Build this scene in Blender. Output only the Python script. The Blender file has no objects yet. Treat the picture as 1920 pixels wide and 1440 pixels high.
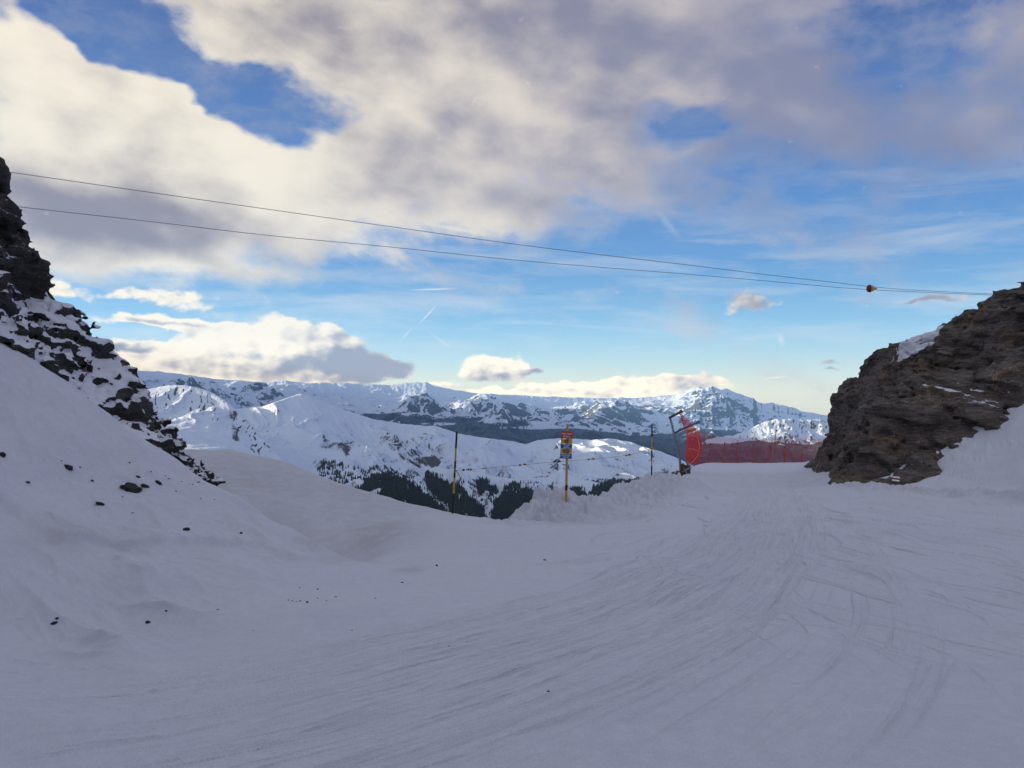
import bpy, bmesh, math, random
import numpy as np
from mathutils import Vector, Matrix

random.seed(7)
rng = np.random.default_rng(7)
C = bpy.context.scene.collection
SC = bpy.context.scene

# ------------------------------------------------------------------ camera
FP = 1566.0          # focal length in pixels of the 1920 px wide photograph
CAMZ = 1.65          # eye height over the piste
HY = 740.0           # horizon row
cam_d = bpy.data.cameras.new("camera")
cam = bpy.data.objects.new("camera", cam_d); C.objects.link(cam)
cam.location = (0, 0, CAMZ); cam.rotation_euler = (math.radians(90), 0, 0)
cam_d.sensor_width = 36; cam_d.lens = 36 * FP / 1920
cam_d.shift_y = 20 / 1920
cam_d.clip_start = 0.1; cam_d.clip_end = 120000
SC.camera = cam
SC.view_settings.view_transform = 'Standard'
SC.view_settings.look = 'None'
SC.view_settings.gamma = 1
SC.view_settings.use_curve_mapping = False
SC.view_settings.exposure = 1.6
SC.cycles.max_bounces = 8
SC.cycles.diffuse_bounces = 3
SC.cycles.transparent_max_bounces = 16
SC.cycles.volume_bounces = 0
SC.cycles.sample_clamp_direct = 1.2
SC.cycles.sample_clamp_indirect = 0.8

def P(px, py, d):
    return ((px - 960) / FP * d, d, CAMZ + (HY - py) / FP * d)

# ------------------------------------------------------------------ sun
SUN_AZ = math.radians(-82)      # from +Y towards +X
SUN_EL = math.radians(8.5)
sd = Vector((math.sin(SUN_AZ) * math.cos(SUN_EL), math.cos(SUN_AZ) * math.cos(SUN_EL), math.sin(SUN_EL)))
sun_d = bpy.data.lights.new("sun", 'SUN')
sun_d.energy = 5.0; sun_d.angle = math.radians(0.5); sun_d.color = (1.0, 0.83, 0.56)
sun = bpy.data.objects.new("sun", sun_d); C.objects.link(sun)
sun.rotation_euler = sd.to_track_quat('Z', 'Y').to_euler()

# ------------------------------------------------------------------ node helper
class NT:
    def __init__(s, tree): s.t = tree; s.n = tree.nodes; s.l = tree.links
    def new(s, typ, **kw):
        n = s.n.new(typ)
        for k, v in kw.items(): setattr(n, k, v)
        return n
    def put(s, sock, v):
        if isinstance(v, bpy.types.NodeSocket): s.l.new(v, sock)
        elif v is not None: sock.default_value = v
    def m(s, op, a, b=None, c=None, clamp=False):
        n = s.new('ShaderNodeMath', operation=op, use_clamp=clamp)
        s.put(n.inputs[0], a)
        if b is not None: s.put(n.inputs[1], b)
        if c is not None: s.put(n.inputs[2], c)
        return n.outputs[0]
    def vm(s, op, a, b=None):
        n = s.new('ShaderNodeVectorMath', operation=op)
        s.put(n.inputs[0], a)
        if b is not None: s.put(n.inputs[1], b)
        return n.outputs[0]
    def mapr(s, v, a, b, c=0.0, d=1.0, kind='LINEAR'):
        n = s.new('ShaderNodeMapRange', interpolation_type=kind)
        s.put(n.inputs[0], v); s.put(n.inputs[1], a); s.put(n.inputs[2], b); s.put(n.inputs[3], c); s.put(n.inputs[4], d)
        return n.outputs[0]
    def mix(s, f, a, b, blend='MIX'):
        n = s.new('ShaderNodeMix', data_type='RGBA', blend_type=blend)
        s.put(n.inputs[0], f)
        s.put(n.inputs[6], a if isinstance(a, bpy.types.NodeSocket) else (*a, 1))
        s.put(n.inputs[7], b if isinstance(b, bpy.types.NodeSocket) else (*b, 1))
        return n.outputs[2]
    def noise(s, vec, scale, detail=4, rough=0.55, dist=0.0):
        n = s.new('ShaderNodeTexNoise')
        s.put(n.inputs['Vector'], vec); n.inputs['Scale'].default_value = scale
        n.inputs['Detail'].default_value = detail; n.inputs['Roughness'].default_value = rough
        n.inputs['Distortion'].default_value = dist
        return n.outputs['Fac']
    def xyz(s, x, y, z):
        n = s.new('ShaderNodeCombineXYZ')
        s.put(n.inputs[0], x); s.put(n.inputs[1], y); s.put(n.inputs[2], z)
        return n.outputs[0]

# ------------------------------------------------------------------ world: sky with clouds
def build_world():
    w = bpy.data.worlds.new("World"); SC.world = w; w.use_nodes = True
    g = NT(w.node_tree); g.n.clear()
    out = g.new('ShaderNodeOutputWorld'); bg = g.new('ShaderNodeBackground')
    g.l.new(bg.outputs[0], out.inputs[0])
    sky = g.new('ShaderNodeTexSky', sky_type='NISHITA')
    sky.sun_disc = False; sky.sun_elevation = SUN_EL; sky.sun_rotation = SUN_AZ
    sky.altitude = 2300; sky.air_density = 1.0; sky.dust_density = 0.6; sky.ozone_density = 2.0
    tc = g.new('ShaderNodeTexCoord').outputs['Generated']
    sx = g.new('ShaderNodeSeparateXYZ'); g.l.new(tc, sx.inputs[0])
    X, Y, Z = sx.outputs
    az = g.m('ARCTAN2', X, Y)
    el = g.m('ARCSINE', Z)
    # warped direction coordinates
    q0 = g.xyz(az, el, 0.0)
    lowm = g.mapr(el, 0.0, 0.30, 0.30, 1.0)     # smaller, flatter features near the horizon
    wv = g.new('ShaderNodeTexNoise'); g.put(wv.inputs['Vector'], g.xyz(g.m('MULTIPLY', az, 5.0), g.m('MULTIPLY', el, 8.0), 3.1))
    wv.inputs['Scale'].default_value = 1.0; wv.inputs['Detail'].default_value = 4
    wsub = g.vm('SUBTRACT', wv.outputs['Color'], (0.5, 0.5, 0.5))
    wn = g.new('ShaderNodeVectorMath', operation='SCALE'); g.put(wn.inputs[0], wsub); g.put(wn.inputs[3], g.m('MULTIPLY', lowm, 0.17))
    q = g.vm('ADD', q0, wn.outputs[0])
    def blob(px, py, rx, ry, rot, wgt, vec):
        u = (px - 960) / FP; v = (HY - py) / FP
        a = math.atan(u); e = math.atan(v * math.cos(a))
        mp = g.new('ShaderNodeMapping', vector_type='TEXTURE')
        mp.inputs[1].default_value = (a, e, 0)
        mp.inputs[2].default_value = (0, 0, math.radians(rot))
        mp.inputs[3].default_value = (rx / FP * math.cos(a) ** 2, ry / FP * math.cos(a), 1)
        g.put(mp.inputs[0], vec)
        gr = g.new('ShaderNodeTexGradient', gradient_type='SPHERICAL'); g.l.new(mp.outputs[0], gr.inputs[0])
        return gr.outputs[1], wgt
    def total(lst, vec):
        acc = None
        for b in lst:
            o, wgt = blob(*b, vec)
            acc = g.m('MULTIPLY', o, wgt) if acc is None else g.m('MULTIPLY_ADD', o, wgt, acc)
        return acc
    high = [ # big altocumulus deck
        (60, 140, 420, 150, -25, 1.5), (330, 260, 380, 130, -25, 1.5), (640, 330, 420, 130, -12, 1.5),
        (980, 280, 420, 220, 0, 1.2), (120, 390, 420, 170, -6, 1.7), (430, 440, 330, 100, -12, .8), (600, 60, 620, 150, -8, 1.5),
        (1050, 90, 620, 240, 0, 1.3), (1450, 110, 560, 200, -5, .95), (1780, 260, 420, 200, 0, .55), (1560, 260, 380, 130, 0, .5),
        (960, 405, 200, 60, -10, .6), (660, 465, 190, 46, -14, .8), (1240, 330, 320, 80, 0, .4), (1900, 60, 300, 120, 0, .5),
        (330, 130, 260, 50, -30, -1.0), (480, 200, 260, 62, -12, -1.15), (170, 70, 250, 44, -35, -1.2), (250, 20, 260, 50, -12, -.55), (420, 250, 90, 40, -20, -.6), (60, 20, 160, 40, -30, -.8),
        (1310, 262, 150, 46, 5, -1.4), (1730, 95, 190, 130, 20, -1.15), (230, 315, 210, 36, -28, -1.0), (400, 345, 110, 22, -20, -.4),(930,185,90,30,0,-.5),
        (1500, 330, 500, 60, 0, -.3), (780, 400, 150, 30, -10, -.5)]
    C1 = total(high, q)
    # low clouds use a smaller warp
    wn2 = g.new('ShaderNodeTexNoise'); g.put(wn2.inputs['Vector'], g.xyz(g.m('MULTIPLY', az, 30.0), g.m('MULTIPLY', el, 40.0), 7.7))
    wn2.inputs['Scale'].default_value = 1.0; wn2.inputs['Detail'].default_value = 5
    ws2 = g.vm('SUBTRACT', wn2.outputs['Color'], (0.5, 0.5, 0.5))
    wn3 = g.new('ShaderNodeVectorMath', operation='SCALE'); g.put(wn3.inputs[0], ws2); g.put(wn3.inputs[3], 0.026)
    q2 = g.vm('ADD', q0, wn3.outputs[0])
    low = [
        (420, 668, 170, 58, 0, 2.2), (540, 655, 160, 75, -4, 2.4), (620, 672, 120, 68, -10, 2.0), (700, 690, 100, 26, -6, 1.5), (330, 674, 95, 50, 5, 1.9), (510, 690, 300, 36, 0, 2.0),
        (905, 692, 66, 36, 0, 1.6), (970, 690, 36, 34, 30, 1.5), (1010, 697, 26, 14, 0, .9),
        (1040, 734, 190, 20, 0, 1.8), (1200, 730, 190, 28, 2, 2.2), (1280, 720, 90, 22, 3, 1.9), (1320, 717, 50, 12, 0, 1.0), (900, 737, 110, 12, 0, 1.1),
        (100, 545, 100, 30, -8, 1.2), (230, 552, 60, 14, 0, .8), (340, 560, 120, 26, -8, 1.0), (270, 603, 130, 16, -3, 1.2), (380, 612, 130, 18, -4, 1.1), (290, 588, 40, 18, 0, .8),
        (230, 652, 110, 16, 0, 1.5), (230, 672, 90, 12, 0, 1.2), (430, 630, 100, 22, -5, .9),
        (1410, 565, 85, 34, 0, .95), (1740, 566, 150, 15, 3, .95), (1548, 678, 32, 12, -12, .9), (1560, 698, 40, 9, 0, .6), (1455, 708, 34, 4, 0, .7), (800, 722, 120, 8, 0, .7)]
    C2 = total(low, q2)
    nA = g.noise(g.xyz(g.m('MULTIPLY', az, 5.5), g.m('MULTIPLY', el, 9.0), 0.0), 1.0, 7, 0.52)
    nS = g.noise(g.xyz(g.m('MULTIPLY', az, 5.5), g.m('MULTIPLY', el, 9.0), 0.0), 1.0, 2.5, 0.5)
    nA2 = g.noise(g.xyz(g.m('ADD', g.m('MULTIPLY', az, 5.5), -0.20), g.m('ADD', g.m('MULTIPLY', el, 9.0), -0.10), 0.0), 1.0, 2.5, 0.5)
    nB = g.noise(g.xyz(g.m('MULTIPLY', az, 38.0), g.m('MULTIPLY', el, 55.0), 5.0), 1.0, 6, 0.55)
    nB2 = g.noise(g.xyz(g.m('ADD', g.m('MULTIPLY', az, 38.0), -0.30), g.m('ADD', g.m('MULTIPLY', el, 55.0), 0.35), 5.0), 1.0, 2.5, 0.5)
    nBs = g.noise(g.xyz(g.m('MULTIPLY', az, 38.0), g.m('MULTIPLY', el, 55.0), 5.0), 1.0, 2.5, 0.5)
    nF = g.noise(g.xyz(g.m('MULTIPLY', az, 16.0), g.m('MULTIPLY', el, 26.0), 2.0), 1.0, 8, 0.62)
    rx_ = g.m('ADD', g.m('MULTIPLY', az, 0.906), g.m('MULTIPLY', el, -0.423)); ry_ = g.m('ADD', g.m('MULTIPLY', az, 0.423), g.m('MULTIPLY', el, 0.906))
    nD = g.noise(g.xyz(g.m('MULTIPLY', rx_, 4.0), g.m('MULTIPLY', ry_, 15.0), 21.0), 1.0, 7, 0.6, 0.5)
    C1 = g.m('ADD', C1, g.m('MULTIPLY', g.m('SUBTRACT', nD, 0.5), 1.9))
    d1 = g.mapr(g.m('ADD', C1, g.m('ADD', g.m('MULTIPLY', g.m('SUBTRACT', nA, 0.5), 1.35), g.m('MULTIPLY', g.m('SUBTRACT', nF, 0.5), 1.5))), g.mapr(az, -0.25, 0.3, 0.02, -0.10), g.mapr(az, -0.25, 0.3, 0.86, 1.2), 0, 1, 'SMOOTHSTEP')
    d2 = g.mapr(g.m('ADD', C2, g.m('MULTIPLY', g.m('SUBTRACT', nB, 0.5), 1.7)), 0.28, 0.72, 0, 1, 'SMOOTHSTEP')
    # cirrus streaks
    st = g.noise(g.xyz(g.m('ADD', g.m('MULTIPLY', az, 5.0), g.m('MULTIPLY', el, 6.0)), g.m('MULTIPLY', el, 34.0), 11.0), 1.0, 7, 0.6, 0.4)
    stm = g.mapr(st, 0.47, 0.75, 0, 1)
    band = g.m('MULTIPLY', g.mapr(el, 0.012, 0.06, 0, 1), g.mapr(el, 0.20, 0.36, 1, 0.35))
    cir = g.m('MULTIPLY', g.m('MULTIPLY', stm, band), 0.85, clamp=True)
    vl = g.m('MULTIPLY', g.mapr(el, 0.16, 0.30, 0, 1), g.mapr(nF, 0.42, 0.68, 0.0, 0.6))
    cir = g.m('MAXIMUM', cir, vl)
    # contrails
    def line(px0, py0, px1, py1, wpx, k):
        cx, cy = (px0 + px1) / 2, (py0 + py1) / 2
        L = math.hypot(px1 - px0, py1 - py0) / 2
        return blob(cx, cy, L, wpx, math.degrees(math.atan2(py0 - py1, px1 - px0)), k, q0)
    acc = None
    for ln in [(775, 417, 925, 440, 5, 1.1), (760, 545, 865, 540, 2.2, 1.3), (782, 612, 822, 568, 2.2, 1.4), (745, 645, 776, 612, 2.2, 1.0), (800, 620, 850, 655, 4, .8), (1225, 385, 1280, 455, 9, .25), (1460, 620, 1468, 655, 7, .9)]:
        o, k = line(*ln)
        acc = g.m('MULTIPLY', o, k) if acc is None else g.m('MULTIPLY_ADD', o, k, acc)
    trail = g.m('MINIMUM', g.m('MULTIPLY', acc, g.mapr(nB, 0.3, 0.55, 0.5, 1.0)), 0.8)
    # blue
    blue = g.mix(1.0, sky.outputs[0], (0.30, 0.30, 0.30), 'MULTIPLY')
    grad = g.new('ShaderNodeValToRGB'); g.put(grad.inputs[0], g.mapr(el, -0.05, 0.50, 0, 1))
    cr = grad.color_ramp
    def lin(c): return tuple(((v / 255 + .055) / 1.055) ** 2.4 if v > 10 else v / 255 / 12.92 for v in c)
    stops = [(0.0, (205, 205, 190)), (0.11, (212, 216, 198)), (0.17, (170, 204, 212)), (0.25, (116, 174, 212)), (0.37, (78, 138, 198)), (0.55, (66, 112, 180)), (0.8, (56, 86, 152)), (1.0, (48, 74, 136))]
    cr.elements[0].position = 0; cr.elements[0].color = (*lin(stops[0][1]), 1)
    cr.elements[1].position = 1; cr.elements[1].color = (*lin(stops[-1][1]), 1)
    for p, c in stops[1:-1]:
        e = cr.elements.new(p); e.color = (*lin(c), 1)
    base = g.mix(0.85, blue, grad.outputs[0])
    # cloud colours
    shade_hi = [(170, 395, 330, 100, -5, 1.5), (300, 420, 260, 70, -10, .6), (820, 330, 330, 100, 0, .7), (900, 40, 700, 120, 0, .8), (1300, 150, 600, 240, 0, 1.1), (1750, 260, 500, 260, 0, 1.3), (560, 90, 360, 80, -15, .5), (500, 430, 240, 60, -10, .5),(1250,380,500,100,0,.7)]
    S1 = total(shade_hi, q)
    sh1 = g.m('ADD', S1, g.m('MULTIPLY', g.m('SUBTRACT', nA2, nS), 3.3))
    sh1 = g.m('ADD', sh1, g.m('MULTIPLY', g.m('SUBTRACT', nA, 0.5), 1.1))
    sh1 = g.m('ADD', sh1, g.m('ADD', g.m('MULTIPLY', g.m('SUBTRACT', nF, 0.5), 1.1), g.m('MULTIPLY', g.m('SUBTRACT', nD, 0.5), 1.0)))
    sh1 = g.mapr(sh1, -0.35, 1.45, 0, 1, 'SMOOTHSTEP')
    shade_lo = [(660, 668, 130, 70, -15, 1.15), (710, 690, 120, 40, 0, 1.2), (470, 690, 330, 30, 0, .75), (560, 690, 120, 50, 0, .5), (230, 655, 110, 10, 0, 1.3), (310, 606, 110, 7, -3, 1.0), (930, 704, 110, 26, 0, .9), (1010, 698, 40, 16, 0, 1.2), (1300, 722, 80, 30, 0, .7), (1410, 570, 120, 44, 0, 1.2), (1740, 566, 180, 30, 0, 1.1), (1555, 690, 70, 40, 0, 1.6), (1100, 738, 300, 10, 0, .4)]
    S2 = total(shade_lo, q2)
    sh2 = g.m('ADD', S2, g.m('MULTIPLY', g.m('SUBTRACT', nB2, nBs), 1.7))
    sh2 = g.mapr(sh2, -0.05, 1.25, 0, 1, 'SMOOTHSTEP')
    col1 = g.mix(sh1, g.mix(g.mapr(az, -0.3, 0.35), lin((255, 243, 218)), lin((208, 194, 186))), g.mix(g.mapr(az, -0.4, 0.3), lin((146, 134, 138)), lin((134, 134, 158))))
    col2 = g.mix(sh2, (1.12, 0.99, 0.75), lin((150, 146, 152)))
    thin = g.mapr(d1, 0.0, 1.0, 0, 0.93)
    a = g.mix(g.m('MULTIPLY', cir, g.mapr(d1, 0, 1, 1, 0)), base, g.mix(g.mapr(el, 0.1, 0.3), lin((205, 218, 228)), lin((150, 155, 178))))
    a = g.mix(trail, a, lin((225, 232, 236)))
    a = g.mix(thin, a, col1)
    a = g.mix(d2, a, col2)
    # unseen sky behind the camera, coloured bright warm left, dark right, to shape the light
    back = g.m('MULTIPLY', g.mapr(Y, -0.1, 0.5, 1, 0, 'SMOOTHSTEP'), 0.93)
    a = g.mix(back, a, g.mix(g.mapr(X, -0.8, 0.5, 0, 1, 'SMOOTHSTEP'), (1.35, 1.22, 1.06), (.32, .35, .52)))
    up = g.mapr(el, 0.50, 0.75, 0, 0.9, 'SMOOTHSTEP')
    a = g.mix(up, a, lin((202, 205, 224)))
    a = g.vm('MULTIPLY', a, g.xyz(*[g.mapr(el, 0.0, 0.12, k, 1.04) for k in (1.42, 1.34, 1.20)]))
    g.l.new(a, bg.inputs[0]); bg.inputs[1].default_value = 0.33
build_world()

# ------------------------------------------------------------------ noise in numpy
def _h(ix, iy, iz, seed):
    h = (ix.astype(np.uint32) * np.uint32(374761393)) ^ (iy.astype(np.uint32) * np.uint32(668265263)) ^ (iz.astype(np.uint32) * np.uint32(2246822519)) ^ np.uint32((seed * 3266489917) & 0xffffffff)
    h ^= h >> np.uint32(15); h *= np.uint32(2246822519); h ^= h >> np.uint32(13); h *= np.uint32(3266489917); h ^= h >> np.uint32(16)
    return h
_G = rng.normal(size=(256, 3)); _G /= np.linalg.norm(_G, axis=1)[:, None]; _G = (_G * 1.5).astype(np.float32)
_G2 = np.stack([np.cos(np.arange(256) * 2 * np.pi / 256), np.sin(np.arange(256) * 2 * np.pi / 256)], 1).astype(np.float32) * 1.4
def _f(t): return t * t * t * (t * (t * 6 - 15) + 10)
def n2(x, y, seed=0):
    x = np.asarray(x, np.float64); y = np.asarray(y, np.float64)
    xi = np.floor(x).astype(np.int64); yi = np.floor(y).astype(np.int64)
    fx = (x - xi).astype(np.float32); fy = (y - yi).astype(np.float32)
    u = _f(fx); v = _f(fy); r = 0
    zz = np.zeros_like(xi)
    for a in (0, 1):
        for b in (0, 1):
            g = _G2[_h(xi + a, yi + b, zz, seed) & 255]
            wgt = (u if a else 1 - u) * (v if b else 1 - v)
            r = r + wgt * (g[..., 0] * (fx - a) + g[..., 1] * (fy - b))
    return r
def n3(x, y, z, seed=0):
    xi = np.floor(x).astype(np.int64); yi = np.floor(y).astype(np.int64); zi = np.floor(z).astype(np.int64)
    fx = (x - xi).astype(np.float32); fy = (y - yi).astype(np.float32); fz = (z - zi).astype(np.float32)
    u = _f(fx); v = _f(fy); w = _f(fz); r = 0
    for a in (0, 1):
        for b in (0, 1):
            for c in (0, 1):
                g = _G[_h(xi + a, yi + b, zi + c, seed) & 255]
                wgt = (u if a else 1 - u) * (v if b else 1 - v) * (w if c else 1 - w)
                r = r + wgt * (g[..., 0] * (fx - a) + g[..., 1] * (fy - b) + g[..., 2] * (fz - c))
    return r
def fbm2(x, y, oct=5, seed=0, gain=0.5):
    r = 0; a = 1.0
    for o in range(oct):
        r = r + a * n2(x * 2 ** o + o * 17.3, y * 2 ** o - o * 9.1, seed + o); a *= gain
    return r
def ridg2(x, y, oct=6, seed=0, gain=0.5):
    r = 0; a = 0.5; w = 1.0
    for o in range(oct):
        s = 1 - np.abs(n2(x * 2.03 ** o + o * 7.7, y * 2.03 ** o + o * 3.3, seed + o)) * 1.6
        s = np.clip(s, 0, 1) ** 2
        r = r + a * s * w; w = np.clip(s * 1.6, 0, 1); a *= gain
    return r
def fbm3(x, y, z, oct=4, seed=0, gain=0.5):
    r = 0; a = 1.0
    for o in range(oct):
        r = r + a * n3(x * 2 ** o + o * 5.3, y * 2 ** o, z * 2 ** o - o * 2.7, seed + o); a *= gain
    return r
def sstep(a, b, x):
    t = np.clip((x - a) / (b - a), 0, 1); return t * t * (3 - 2 * t)

class TPS:
    def __init__(s, pts, vals, scale=1.0, lam=0.0, linear=True):
        s.p = np.array(pts, float) / scale; s.sc = scale; v = np.array(vals, float); n = len(v)
        K = s.U(np.hypot(s.p[:, None, 0] - s.p[None, :, 0], s.p[:, None, 1] - s.p[None, :, 1])) + lam * np.eye(n)
        Pm = np.c_[np.ones(n), s.p]
        A = np.zeros((n + 3, n + 3)); A[:n, :n] = K; A[:n, n:] = Pm; A[n:, :n] = Pm.T
        s.w = np.linalg.solve(A, np.r_[v, 0, 0, 0])
    @staticmethod
    def U(r): return np.where(r > 1e-9, r * r * np.log(np.maximum(r, 1e-9)), 0.0)
    def __call__(s, x, y):
        sh = x.shape; x = x.ravel() / s.sc; y = y.ravel() / s.sc; n = len(s.p)
        out = s.w[n] + s.w[n + 1] * x + s.w[n + 2] * y
        for i in range(n):
            r2 = (x - s.p[i, 0]) ** 2 + (y - s.p[i, 1]) ** 2
            out += s.w[i] * 0.5 * r2 * np.log(np.maximum(r2, 1e-12))
        return out.reshape(sh)

# ------------------------------------------------------------------ mesh helpers
def tag(o, label=None, cat=None, group=None, kind=None):
    if label: o['label'] = label
    if cat: o['category'] = cat
    if group: o['group'] = group
    if kind: o['kind'] = kind
    return o
def link(o, parent=None):
    C.objects.link(o)
    if parent is not None: o.parent = parent
    return o
def empty(name, loc=(0, 0, 0)):
    o = bpy.data.objects.new(name, None); o.location = loc; o.empty_display_size = 0.3
    return link(o)
def np_mesh(name, V, Fq, mat, smooth=True, attrs=None, parent=None, loc=None):
    me = bpy.data.meshes.new(name)
    V = np.asarray(V, np.float32); Fq = np.asarray(Fq, np.int32); k = Fq.shape[1]
    me.vertices.add(len(V)); me.vertices.foreach_set('co', V.ravel())
    me.loops.add(Fq.size); me.loops.foreach_set('vertex_index', Fq.ravel())
    me.polygons.add(len(Fq)); me.polygons.foreach_set('loop_start', np.arange(0, Fq.size, k, dtype=np.int32))
    me.polygons.foreach_set('loop_total', np.full(len(Fq), k, np.int32))
    me.polygons.foreach_set('use_smooth', np.full(len(Fq), smooth))
    me.update(calc_edges=True)
    for an, av in (attrs or {}).items():
        at = me.attributes.new(an, 'FLOAT', 'POINT'); at.data.foreach_set('value', np.asarray(av, np.float32).ravel())
    if mat: me.materials.append(mat)
    o = bpy.data.objects.new(name, me)
    if loc is not None: o.location = loc
    return link(o, parent)
def grid_faces(nr, nc):
    i = np.arange(nr * nc).reshape(nr, nc)
    return np.stack([i[:-1, :-1], i[:-1, 1:], i[1:, 1:], i[1:, :-1]], -1).reshape(-1, 4)
def bm_obj(name, bm, mat, parent=None, loc=None, smooth=False):
    me = bpy.data.meshes.new(name); bm.normal_update(); bm.to_mesh(me); bm.free()
    for m in (mat if isinstance(mat, (list, tuple)) else [mat]): me.materials.append(m)
    for p in me.polygons: p.use_smooth = smooth
    o = bpy.data.objects.new(name, me)
    if loc is not None: o.location = loc
    return link(o, parent)
def bm_tube(bm, pts, rad, seg=8, mi=0):
    pts = [Vector(p) for p in pts]; n = len(pts)
    rs = rad if isinstance(rad, (list, tuple)) else [rad] * n
    rings = []
    for i, p in enumerate(pts):
        t = (pts[min(i + 1, n - 1)] - pts[max(i - 1, 0)]).normalized()
        up = Vector((0, 0, 1)) if abs(t.z) < 0.9 else Vector((1, 0, 0))
        a = t.cross(up).normalized(); b = t.cross(a).normalized()
        rings.append([bm.verts.new(p + (a * math.cos(k * 2 * math.pi / seg) + b * math.sin(k * 2 * math.pi / seg)) * rs[i]) for k in range(seg)])
    for i in range(n - 1):
        for k in range(seg):
            f = bm.faces.new((rings[i][k], rings[i][(k + 1) % seg], rings[i + 1][(k + 1) % seg], rings[i + 1][k])); f.material_index = mi; f.smooth = True
    for r, rev in ((rings[0], True), (rings[-1], False)):
        f = bm.faces.new(r[::-1] if rev else r); f.material_index = mi
def bm_box(bm, c, s, rot=None, mi=0, bev=0.0):
    r = bmesh.ops.create_cube(bm, size=1.0); vs = r['verts']
    M = Matrix.Translation(Vector(c)) @ (rot.to_4x4() if rot is not None else Matrix.Identity(4)) @ Matrix.Diagonal((*s, 1))
    for v in vs: v.co = M @ v.co
    fs = set(f for v in vs for f in v.link_faces)
    for f in fs: f.material_index = mi
    if bev > 0:
        es = list(set(e for v in vs for e in v.link_edges))
        bmesh.ops.bevel(bm, geom=es, offset=bev, segments=2, affect='EDGES', profile=0.6)

# ------------------------------------------------------------------ materials
def mat(name, col, rough=0.6, metal=0.0, var=0.15, scale=20.0, bump=0.0, spec=0.4):
    m = bpy.data.materials.new(name); m.use_nodes = True; g = NT(m.node_tree)
    b = g.n['Principled BSDF']
    tc = g.new('ShaderNodeTexCoord').outputs['Object']
    n = g.noise(tc, scale, 5, 0.6)
    c2 = tuple(max(0, c * (1 - var * 2.2)) for c in col)
    g.l.new(g.mix(g.mapr(n, 0.35, 0.65, 1, 0), col, c2), b.inputs['Base Color'])
    b.inputs['Roughness'].default_value = rough; b.inputs['Metallic'].default_value = metal
    b.inputs['Specular IOR Level'].default_value = spec
    if bump:
        bp = g.new('ShaderNodeBump'); g.put(bp.inputs['Height'], n); bp.inputs['Strength'].default_value = bump; bp.inputs['Distance'].default_value = 0.01
        g.l.new(bp.outputs[0], b.inputs['Normal'])
    return m

SNOW = (0.615, 0.62, 0.65)
def snow_mat():
    m = bpy.data.materials.new('snow'); m.use_nodes = True; g = NT(m.node_tree); b = g.n['Principled BSDF']
    pos = g.new('ShaderNodeNewGeometry').outputs['Position']
    n1 = g.noise(pos, 0.5, 4, 0.5); n4 = g.noise(pos, 55.0, 3, 0.7); n5 = g.noise(pos, 9.0, 4, 0.6); n6 = g.noise(pos, 2.6, 5, 0.65)
    c = g.mix(g.mapr(n1, 0.35, 0.65), SNOW, (0.565, 0.575, 0.625))
    n7 = g.noise(pos, 95.0, 2, 0.8)
    c = g.mix(g.mapr(n4, 0.3, 0.7, 0.0, 0.6), c, (0.49, 0.49, 0.53))
    c = g.mix(g.mapr(n7, 0.35, 0.7, 0.0, 0.8), c, (0.45, 0.45, 0.49))
    c = g.mix(g.mapr(n5, 0.4, 0.7, 0.0, 0.2), c, (0.70, 0.70, 0.73))
    at = g.new('ShaderNodeAttribute', attribute_name='dirt_shade').outputs['Fac']
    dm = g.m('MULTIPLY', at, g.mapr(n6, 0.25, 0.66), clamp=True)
    c = g.mix(g.m('MULTIPLY', dm, 0.55), c, (0.37, 0.345, 0.33))  # grey tint for dirt patches and for the painted shade of the bowl
    g.l.new(c, b.inputs['Base Color'])
    b.inputs['Roughness'].default_value = 0.75; b.inputs['Specular IOR Level'].default_value = 0.2
    h = g.m('ADD', g.m('MULTIPLY', n4, 0.012), g.m('MULTIPLY', n5, 0.014))
    bp = g.new('ShaderNodeBump'); g.put(bp.inputs['Height'], h); bp.inputs['Strength'].default_value = 0.5; bp.inputs['Distance'].default_value = 1.0
    g.l.new(bp.outputs[0], b.inputs['Normal'])
    return m
M_snow = snow_mat()

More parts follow.
